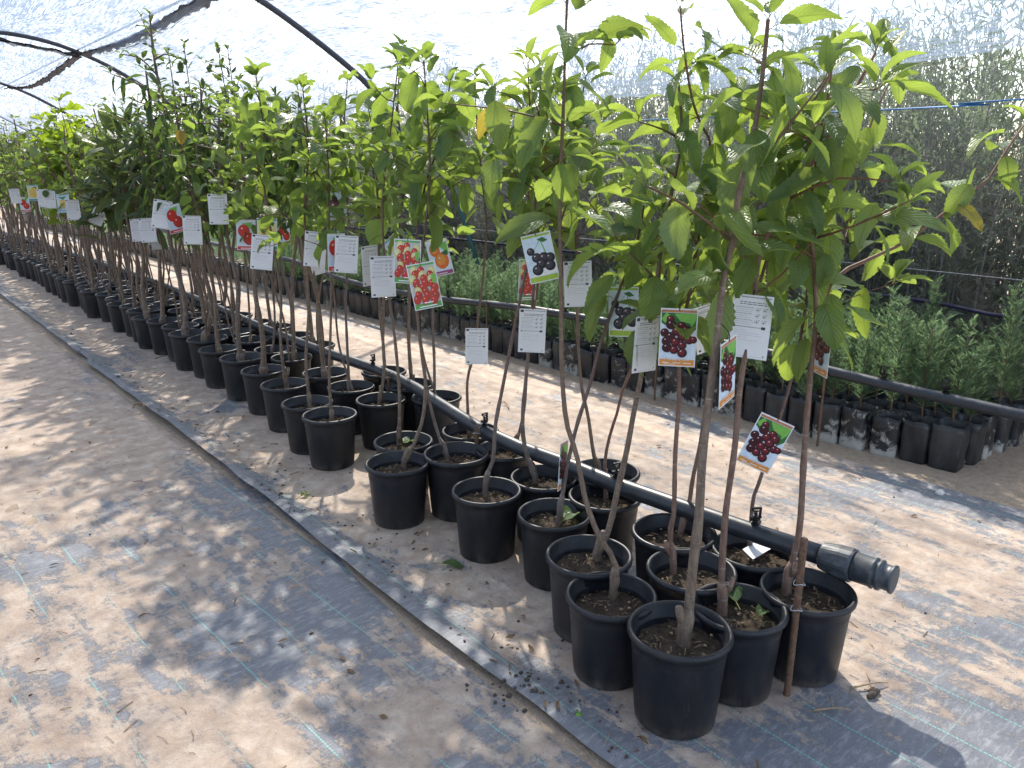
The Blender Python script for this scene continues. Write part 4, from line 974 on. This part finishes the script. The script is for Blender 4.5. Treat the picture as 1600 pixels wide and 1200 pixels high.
def picture(kind):
    p = Print(1); random.seed(len(kind) * 7); m = .003
    B = dict(cherry=('rustbar', 'orange'), dark_cherry=('lime', 'lime'), jujube=('green', 'green'), persimmon=('white', 'purple'), red=('white', 'red'), pear=('teal', 'teal'), fig=('white', 'orange'), blue=('sky', 'sky'))[kind]
    p.rect(-w2 + m, -TH + m, w2 - m, -m, 'paleblue' if kind != 'jujube' else 'faint', 0)
    p.rect(-w2 + m, -.011, w2 - m, -.004, B[0], 1); p.rect(-w2 + m, -TH + m, w2 - m, -TH + .02, B[1], 1)
    if kind == 'cherry':
        p.poly([(-w2 + m, -.012), (w2 - m, -.012), (w2 - m, -.055), (.03, -.075), (.02, -.05), (-.01, -.045), (-.03, -.05), (-w2 + m, -.04)], 'deepg', 1)
        p.poly([(-.012, -.014), (w2 - m, -.012), (w2 - .006, -.034), (.034, -.05), (.03, -.04), (.004, -.035)], 'leafg', 2); p.poly([(-w2 + m, -.03), (-.034, -.012), (-.022, -.02), (-.036, -.04)], 'leafg', 2)
        for k, (x, z, r) in enumerate([(-.022, -.03, .011), (-.02, -.044, .014), (.008, -.047, .012), (.02, -.058, .013), (-.036, -.067, .012), (-.004, -.062, .013), (.012, -.075, .014), (-.02, -.077, .013), (.03, -.085, .012), (.041, -.084, .01), (-.03, -.09, .013), (-.006, -.092, .013), (.012, -.1, .012), (-.028, -.108, .0135), (-.009, -.113, .012), (.013, -.121, .013)]):
            p.fruit(x, z, r, r, 'cherry', 'cherryred' if k % 3 != 1 else 'cherry', 3 + 3 * k)
        p.text(TXT, .0005, -TH + .0172, 'rustbar', 58); p.text(TXT, 0, -TH + .0178, 'white', 60)
        for x in (-.03, .0, .028): p.rect(x - .01, -TH + .010, x + .01, -TH + .012, 'white', 60)
        p.rect(-.033, -TH + .006, -.005, -TH + .0075, 'white', 60)
    elif kind == 'dark_cherry':
        p.poly([(-w2 + m, -.14), (w2 - m, -.135), (w2 - m, -.09), (.0, -.11)], 'white', 1)
        for x, z in ((-.02, -.06), (.02, -.07), (.03, -.1)): p.poly([(x - .001, z), (x + .001, z), (.012, -.02), (.009, -.02)], 'leafg', 2)
        p.poly([(.0, -.02), (.02, -.015), (.035, -.028), (.018, -.032)], 'deepg', 3)
        for k, (x, z, r) in enumerate([(-.027, -.055, .013), (-.012, -.078, .016), (.012, -.083, .019), (.032, -.085, .016), (.0, -.1, .017), (.027, -.11, .018), (-.016, -.118, .018)]): p.fruit(x, z, r, r, 'black_cherry', 'ink', 4 + 3 * k)
        p.rect(-.02, -TH + .02, .025, -TH + .0235, 'white', 40)
    elif kind == 'jujube':
        for k in range(24):
            z = -.022 - .116 * k / 24; x = (-.03, 0.0, .03)[k % 3] + random.uniform(-.007, .007); g = k < 10 and k % 2 == 0 or k == 15
            p.fruit(x, z, .0125, .0165, 'jgreen' if g else 'jred', 'pearl' if g else ('red' if k % 4 else 'jred'), 2 + 3 * k, random.uniform(-.4, .4))
        p.poly([(.03, -.04), (.044, -.045), (.04, -.08), (.028, -.07)], 'leafg', 80)
        p.rect(-.03, -TH + .008, .03, -TH + .012, 'white', 90); p.rect(-.012, -TH + .02, .02, -TH + .024, 'white', 90)
    elif kind == 'persimmon':
        p.poly([(.0, -.02), (w2 - m, -.015), (w2 - m, -.07), (.025, -.05)], 'leafg', 1); p.fruit(-.015, -.045, .024, .03, 'pors', 'orange', 3, .2); p.fruit(.008, -.095, .032, .037, 'pors', 'orange', 7, -.1); p.poly([(.012, -.06), (.038, -.05), (.042, -.075), (.024, -.072)], 'deepg', 11)
        p.rect(-.03, -TH + .008, .02, -TH + .011, 'white', 12)
    elif kind == 'red':
        p.poly([(-.02, -.02), (.03, -.014), (.02, -.05), (-.01, -.045)], 'leafg', 1); p.fruit(-.012, -.06, .03, .034, 'red', 'red', 3); p.fruit(.014, -.1, .03, .034, 'jred', 'red', 6); p.rect(-.03, -TH + .008, .03, -TH + .012, 'white', 12)
    elif kind == 'pear':
        p.poly([(-.045, -.02), (.045, -.02), (.045, -.13), (-.045, -.13)], 'pearl', 1); p.fruit(.0, -.085, .034, .042, 'yellow', 'yellow', 3, .1); p.disc(.006, -.042, .016, .024, 'yellow', 7); p.poly([(.0, -.02), (.035, -.02), (.03, -.04)], 'deepg', 8)
    elif kind == 'fig':
        p.poly([(-.045, -.02), (.02, -.02), (.0, -.06), (-.045, -.07)], 'leafg', 1); p.fruit(.0, -.085, .037, .043, 'figp', 'figl', 3, .2); p.disc(.008, -.045, .013, .02, 'figp', 7); p.rect(-.03, -TH + .008, .02, -TH + .011, 'white', 9)
    else:
        p.fruit(.0, -.08, .032, .04, 'pearl', 'yellow', 3); p.poly([(-.04, -.03), (.03, -.02), (.0, -.05)], 'teal', 7); p.rect(-.03, -TH + .008, .03, -TH + .012, 'white', 9)
    return p.mesh('picture')
def care():
    p = Print(-1); random.seed(3)
    p.rect(-w2 + .004, -.012, -w2 + .016, -.003, 'ink', 0); p.rect(-w2 + .02, -.0075, w2 - .004, -.0045, 'grey', 0)
    for r in range(2):
        x = -w2 + .018
        while x < w2 - .012: l = random.uniform(.004, .014); p.rect(x, -.0195 - r * .005, min(x + l, w2 - .01), -.0178 - r * .005, 'ink', 0); x += l + .002
    for r in range(9):
        x = -w2 + .009; e = random.uniform(-.01, .004)
        while x < e: l = random.uniform(.003, .011); p.rect(x, -.0325 - r * .0052, x + l, -.031 - r * .0052, 'faint' if r % 3 else 'grey', 0); x += l + .0014
    for r in range(3):
        for c in range(2):
            x, z = .014 + c * .017, -.036 - r * .015; n = 10
            for t in range(n):
                a0, a1 = t * 2 * PI / n, (t + .6) * 2 * PI / n; p.poly([(x + .0055 * math.cos(a0), z + .0055 * math.sin(a0)), (x + .0055 * math.cos(a1), z + .0055 * math.sin(a1)), (x + .0042 * math.cos(a1), z + .0042 * math.sin(a1)), (x + .0042 * math.cos(a0), z + .0042 * math.sin(a0))], 'grey', 0)
            p.rect(x - .002, z - .002, x + .002, z + .001, 'ink', 0); p.rect(x + .0045, z + .003, x + .0065, z + .005, 'ink', 0)
    p.rect(-w2 + .012, -.0815, w2 - .022, -.0795, 'grey', 0); p.rect(w2 - .022, -.084, w2 - .012, -.077, 'ink', 0); p.rect(-w2 + .008, -.083, -w2 + .012, -.0785, 'ink', 0)
    for r in range(5): p.rect(-w2 + .012, -.0905 - r * .006, random.uniform(-.01, .03), -.0895 - r * .006, 'faint', 0)
    p.rect(-w2 + .008, -TH + .006, -w2 + .017, -TH + .013, 'ink', 0); p.rect(w2 - .011, -TH + .007, w2 - .008, -TH + .010, 'ink', 0); p.rect(-w2 + .022, -TH + .0045, w2 - .006, -TH + .0055, 'faint', 0)
    return p.mesh('care_text')
CARE = care(); PIC = {k: picture(k) for k in ('cherry', 'dark_cherry', 'jujube', 'persimmon', 'red', 'pear', 'fig', 'blue')}
mb = MB(); mb.box((0, 0, -TH / 2), (TW, .0008, TH)); CARD = mb.mesh('card', M['card'], False)
WORLDPTS = np.concatenate(ALLPTS); WPJ = np.array([proj(q) for q in WORLDPTS])
def plant_tag(u, v, hpx, kind, back=False, roll=0, yaw=0, label='', hang=True, zc=None, world=None):
    zt = zc or F * TH / hpx
    if world is None:
        cost = ((WPJ[:, 0] - u) ** 2 + (WPJ[:, 1] - (v - hpx * .15)) ** 2) ** .5 + 28 * np.abs(WPJ[:, 2] / zt - 1) * 6 / max(1, zt / 2); cost[WPJ[:, 2] < .3] = 1e9
        j = int(np.argmin(cost)); zz = max(zt * .93, min(zt * 1.07, WPJ[j, 2] - .022)); P = at(u, v, zz)
    else: P = np.array(world)
    e = empty('plant_tag', tuple(P)); vx, vy = P[0], P[1]
    e.rotation_mode = 'XYZ'
    face = math.atan2(vx, vy) * -1.0            # front (-Y side) turned to the viewer at the origin
    e.rotation_euler = (0, R(roll), face + R(yaw) + (PI if back else 0))
    if back: e.rotation_euler[1] = R(-roll)
    tag(e, label, 'plant tag', 'plant tags hanging in the trees')
    obj('card', CARD, e); obj('picture', PIC[kind], e); obj('care_text', CARE, e)
    if hang and world is None:
        W_ = WORLDPTS[j]; inv = e.rotation_euler.to_matrix().inverted(); L = np.array(inv @ Vector(tuple(W_ - P)))
        ln = np.linalg.norm(L)
        if ln > .16: L = L * .16 / ln
        mb = MB(); mb.tube(spline([(0, -.001, -.006), (.001, .0, .012), L * .5 + (0, 0, .012), L], 10), .0012, 5); mb.build('tie', M['black'], e)
    return e
T = plant_tag
T(1062, 482, 100, 'cherry', label='large cherry picture tag with orange bars facing the camera, front centre right')
T(1216, 655, 96, 'cherry', roll=22, yaw=8, label='low tilted cherry picture tag hanging near the pipe end')
T(1288, 492, 96, 'cherry', yaw=-62, roll=0, label='cherry picture tag turned edge-on on the rightmost tree')
T(1139, 530, 100, 'cherry', yaw=70, roll=-6, label='narrow sideways cherry tag in front of the stout brown stem')
T(1178, 461, 104, 'cherry', True, roll=2, yaw=-12, label='white text side of a tag between the two front right stems')
T(1013, 494, 88, 'cherry', True, roll=3, yaw=48, label='white text side of a tag turned aside left of the large cherry tag')
T(1098, 478, 70, 'cherry', True, roll=-14, yaw=35, label='curled white tag half hidden right behind the large cherry tag')
T(836, 365, 82, 'dark_cherry', roll=-13, label='black cherry tag with lime bars tilted beside the thin pale stem')
T(974, 448, 74, 'dark_cherry', roll=-3, yaw=-14, label='black cherry tag with lime bars left of the leaning grey stem')
T(902, 408, 77, 'dark_cherry', True, roll=-3, label='white text tag hanging just right of the tall pale stem')
T(833, 483, 74, 'cherry', True, roll=2, label='white text tag on the purple stem above the right pipe')
T(745, 513, 55, 'jujube', True, roll=1, label='lowest white text tag, hanging alone above the sunlit path')
T(826, 405, 66, 'jujube', roll=4, yaw=45, label='red fruit tag with green bar half hidden behind the black cherry tag')
T(656, 411, 78, 'jujube', roll=-10, label='larger red and green jujube fruit tag in front of its twin')
T(637, 374, 74, 'jujube', roll=3, yaw=-10, label='jujube fruit tag behind and left of the larger one')
T(680, 375, 60, 'persimmon', roll=-13, yaw=-12, label='orange persimmon tag with purple bar')
T(597, 400, 69, 'jujube', True, roll=0, yaw=12, label='white text tag left of the two jujube tags')
T(577, 384, 62, 'jujube', True, roll=0, yaw=50, label='pale tag edge peeking out left behind another white tag')
T(607, 372, 52, 'blue', roll=-40, yaw=20, label='tilted blue and green tag behind the white one')
T(542, 368, 62, 'red', True, roll=5, label='white text tag with a red tag just behind it')
T(525, 365, 62, 'red', roll=2, yaw=40, label='red tag mostly hidden behind a white tag')
T(494, 362, 54, 'fig', True, roll=7, label='yellowish white text tag on a dark stem left of the red one')
T(487, 385, 46, 'fig', True, roll=-10, yaw=30, label='small white tag hanging under the yellowish white one')
T(516, 298, 50, 'fig', roll=-16, label='purple fig picture tag high among the leaves')
T(411, 367, 58, 'pear', True, roll=8, label='wide white text tag below the yellow fruit tag')
T(417, 341, 46, 'pear', roll=3, label='yellow fruit tag above a white text tag')
T(384, 343, 44, 'red', roll=3, label='bright red fruit tag beside a slanting stake')
T(441, 345, 40, 'red', roll=-6, yaw=40, label='red tag half hidden by yellowing leaves')
T(339, 303, 50, 'red', True, roll=1, label='white text tag behind the thick grey trunk of the peach trees')
T(299, 337, 47, 'red', True, roll=2, label='white text tag beside the red tomato coloured tag')
T(267, 320, 44, 'red', roll=-10, yaw=25, label='narrow red fruit tag above a white text tag')
T(255, 313, 42, 'red', True, roll=12, label='white tag behind the narrow red fruit tag')
T(214, 342, 37, 'fig', True, label='left one of two white tags side by side')
T(228, 341, 37, 'fig', True, roll=-2, label='right one of two white tags side by side')
T(243, 355, 34, 'fig', True, roll=5, yaw=50, label='thin white tag right of the side by side pair')
T(160, 322, 32, 'pear', True, roll=28, label='tilted white tag below a lobed fig leaf')
T(112, 312, 33, 'pear', True, label='white tag with a red bottom edge among far stems')
T(97, 303, 28, 'blue', label='blue and white fruit tag among the far stems')
T(76, 298, 27, 'pear', True, roll=2, label='rightmost of three small far white tags')
T(66, 296, 26, 'pear', True, label='middle of three small far white tags')
T(50, 289, 25, 'pear', label='yellow far tag with a green bar')
T(37, 308, 23, 'red', label='tiny red fruit tag below the far yellow one')
T(21, 295, 24, 'pear', True, roll=-4, label='leftmost tiny white tag at the edge of the photo')
# a tag standing in the soil of the fourth front pot
c = onz(866, 800, .25); e = T(0, 0, 80, 'cherry', roll=0, yaw=75, label='cherry tag standing slanted in the soil of the fourth front pot', world=tuple(at(882, 690, depth(c) - .01)))
e.rotation_euler = (0, R(9), R(-38 + 68))
# folded paper lying in a pot under the pipe
mb = MB(); mb.add([(-.05, -.02, 0), (.03, -.03, .012), (.05, .02, .02), (-.03, .03, .006), (-.05, -.02, -.0008), (.03, -.03, .0112), (.05, .02, .0192), (-.03, .03, .0052)], [(0, 1, 2, 3), (7, 6, 5, 4), (0, 4, 5, 1), (1, 5, 6, 2), (2, 6, 7, 3), (3, 7, 4, 0)])
c = onz(1182, 862, .222); tag(mb.build('paper_scrap', M['card'], loc=tuple(c), smooth=False), 'crumpled white paper lying in the pot under the pipe', 'paper')

# ------------------------------------------------------------------ fallen leaves, litter
def fallen(u, v, z, L, label, rz, tint, W=.3, sp='cherry_leaf', el=5, bend=.7):
    lv = Leaves(); random.seed(int(u)); d = np.array((math.cos(rz) * math.cos(R(el)), math.sin(rz) * math.cos(R(el)), math.sin(R(el))))
    lv.leaf(np.zeros(3), d, np.array((0, 0, 1.0)), L, L * W, leaf_template('cherry', 14), bend, .5, tint, .2, .2, 2); lv.stem(np.zeros(3), -d * .03, .0012)
    o_ = obj('fallen_leaf', lv.mesh('fallen_leaf', [M[sp], M['petiole']]), None, tuple(onz(u, v, z))); return tag(o_, label, 'leaf', 'fallen leaves')
fallen(1150, 940, .228, .11, 'folded green leaf lying on the soil beside the red stem', 1.0, .4, .32, el=14, bend=.6)
fallen(1185, 962, .226, .07, 'small bright leaf at the rim of the red stemmed pot', .2, .85)
fallen(880, 812, .226, .10, 'large pale dry leaf in the pot with the standing tag', .3, .7, .4, el=10)
fallen(690, 880, .02, .10, 'long green leaf fallen on the sand left of the pots', -.9, .35, .2)
fallen(470, 775, .018, .06, 'small dark leaf on the cloth left of the pots', .4, .3)
fallen(630, 692, .226, .08, 'pale leaf lying in a pot of the front file', .3, .7, .35)
for u, v, s_, lab in ((903, 1119, .011, 'small unripe green fruit on the cloth before the nearest pot'), (840, 908, .009, 'tiny green fruit beside the third front pot')):
    mb = MB(); p = onz(u, v, .016)
    mb.lathe([(.0005, -s_), (s_ * .7, -s_ * .7), (s_, 0), (s_ * .72, s_ * .7), (s_ * .12, s_), (.0005, s_ * .96)], 14); mb.tube(np.array([(0, 0, s_ * .9), (.002, .001, s_ * 1.5)]), .0009, 5)
    tag(mb.build('fallen_fruit', simple('green_fruit', (.12, .28, .04), .4, .2, 60), loc=tuple(p)), lab, 'fruit')
p = onz(1469, 770, .012); mb = MB(); random.seed(2); mb.blob((0, 0, 0), (.024, .018, .015)); tag(mb.build('stone', M['stone'], loc=tuple(p)), 'white pebble lying on the cloth in front of the seedlings', 'stone')
p = onz(1362, 1083, .012); mb = MB(); [mb.blob((random.uniform(-.02, .02), random.uniform(-.008, .008), 0), (.016, .01, .01)) for _ in range(4)]; tag(mb.build('soil_clod', M['clod'], loc=tuple(p)), 'dark crumbly clod right of the rightmost pot', 'clod')
for u, v, a, l, lab in ((242, 560, .4, .16, 'short forked dark twig on the cloth left of the row'), (795, 638, 1.2, .14, 'dry twig on the sand behind the back file'), (1330, 1075, -.5, .11, 'pale dry stick near the dark clod'), (1270, 1110, -.7, .1, 'pale thin stick before the rusty stake')):
    p = onz(u, v, .014); mb = MB(); d_ = np.array((math.cos(a), math.sin(a), 0)) * l; mb.tube(spline([(0, 0, 0), d_ * .5 + (.01, -.006, .006), d_], 8), np.linspace(.003, .0015, 8), 6); mb.tube(np.array([d_ * .45 + (.008, -.004, .005), d_ * .6 + (.02, .03, .012)]), .0016, 5)
    tag(mb.build('twig', M['twig'] if 'pale' in lab or 'dry' in lab else M['bark_grey'] if False else M['clod'], loc=tuple(p)), lab, 'twig')
# dead stick tied on the seam
p = onz(217, 637, .035); a = np.linspace(-.6, 3.6, 14); mb = MB(); mb.tube(np.stack([.03 * np.cos(a), .03 * np.sin(a) * .5, .012 * np.sin(a) + .01], 1), .005, 7); tag(mb.build('rope_scrap', M['twig'], loc=tuple(p)), 'curled tan rope scrap lying on the cloth seam', 'rope scrap')
# litter nobody could count
random.seed(31); mb = MB()
def gz(x, y):
    if x < seam_x(y) + .0: return left_z(x, y)[2]
    return mid_sheet(x - seam_x(y), y)[2]
for i in range(800):
    r = random.random()
    if r < .45: y = random.uniform(.5, 6); x = seam_x(y) + abs(random.gauss(0.02, .12)) + .02
    elif r < .75: y = random.uniform(.6, 6.5); x = random.uniform(1.2, 2.4)
    else: x = random.uniform(-.4, 3.5); y = random.uniform(.6, 7)
    s_ = random.choice((.0014, .0018, .002, .003, .0045)) * (1 if i % 40 else 1.8); mb.blob((x, y, gz(x, y) + s_ * .3), (s_ * random.uniform(.8, 1.6), s_, s_ * .7), 0 if random.random() < .75 else 1)
for k in range(26):
    u, v = random.gauss(800, 28), random.gauss(1075, 14); p = onz(u, v, .012); s_ = random.uniform(.003, .009); mb.blob((p[0], p[1], gz(p[0], p[1]) + s_ * .4), (s_, s_ * .8, s_ * .7), 0)
for i in range(420):
    x = random.uniform(-.3, 3.3); y = random.uniform(.6, 6); a = random.uniform(0, 6.28); l = random.uniform(.01, .05); d_ = np.array((math.cos(a), math.sin(a), 0)) * l; z = gz(x, y) + .0015
    mb.tube(np.array([(x, y, z), (x + d_[0] * .5 + random.uniform(-.004, .004), y + d_[1] * .5, z + .002), (x + d_[0], y + d_[1], z)]), random.uniform(.0006, .0013), 4, None, 2 if random.random() < .6 else 1)
tag(mb.build('litter', [M['clod'], M['dry'], M['twig']]), 'scattered soil crumbs and dry straw bits over the ground cloth', 'litter', kind='stuff')
random.seed(9); lv = Leaves(); tm = leaf_template('plum', 5)
for i in range(170):
    y = random.uniform(.6, 7.5); x = random.choice((random.uniform(-.3, 1.1), random.uniform(1.15, 1.5), random.uniform(2.2, 3.4))); a = random.uniform(0, 6.28)
    lv.leaf(np.array((x, y, gz(x, y) + .004)), np.array((math.cos(a), math.sin(a), random.uniform(0, .25))), np.array((0, 0, 1.0)), random.uniform(.012, .04), random.uniform(.003, .008), tm, random.uniform(-.6, 1), random.uniform(.2, .9), random.uniform(.3, 1), random.uniform(-.5, .5), .2, 1)
tag(obj('leaf_litter', lv.mesh('leaf_litter', [M['dry']])), 'small dry brown leaf bits strewn over the ground cloth', 'litter', kind='stuff')

# ------------------------------------------------------------------ light, sky, camera
wd = bpy.data.worlds.new('World'); sc.world = wd; wd.use_nodes = True; nt = wd.node_tree; nt.nodes.clear(); N = NT(nt)
sky = N.n('ShaderNodeTexSky', sky_type='NISHITA'); sky.sun_disc = False; sky.sun_elevation = SUN_EL; sky.sun_rotation = SUN_AZ; sky.dust_density = 1.8; sky.air_density = 1.0; sky.altitude = 50
tc = N.n('ShaderNodeTexCoord').outputs['Generated']
cl = N.ramp(N.noise(N.mapping(tc, (1, 1, 2.2)), 2.6, 7, .6, .4), [(.44, 0), (.62, .75)])
col = N.mixc(cl, sky.outputs[0], (4.6, 4.7, 4.9))
bg = N.n('ShaderNodeBackground'); N.link(col, bg.inputs[0]); bg.inputs[1].default_value = .10
wo = N.n('ShaderNodeOutputWorld'); N.link(bg.outputs[0], wo.inputs[0])
sd = bpy.data.lights.new('sun', 'SUN'); sd.energy = 2.3; sd.angle = R(.9); sd.color = (1, .94, .84)
so = bpy.data.objects.new('sun', sd); COL.objects.link(so)
sv = Vector((math.sin(SUN_AZ) * math.cos(SUN_EL), math.cos(SUN_AZ) * math.cos(SUN_EL), math.sin(SUN_EL)))
so.rotation_euler = sv.to_track_quat('Z', 'Y').to_euler(); so.location = (0, 0, 8)
cd = bpy.data.cameras.new('camera'); co = bpy.data.objects.new('camera', cd); COL.objects.link(co); sc.camera = co
cd.sensor_fit = 'HORIZONTAL'; cd.sensor_width = 36; cd.lens = 36 * F / 1600; cd.clip_start = .05; cd.clip_end = 1000
co.location = (0, 0, CH); co.rotation_euler = (PI / 2 - PITCH, 0, -YAW)
sc.view_settings.view_transform = 'Standard'; sc.view_settings.look = 'None'; sc.view_settings.gamma = 1
sc.view_settings.exposure = 2.44
cy = sc.cycles; cy.max_bounces = 8; cy.diffuse_bounces = 3; cy.transmission_bounces = 4; cy.transparent_max_bounces = 14; cy.use_denoising = True; cy.sample_clamp_indirect = 8
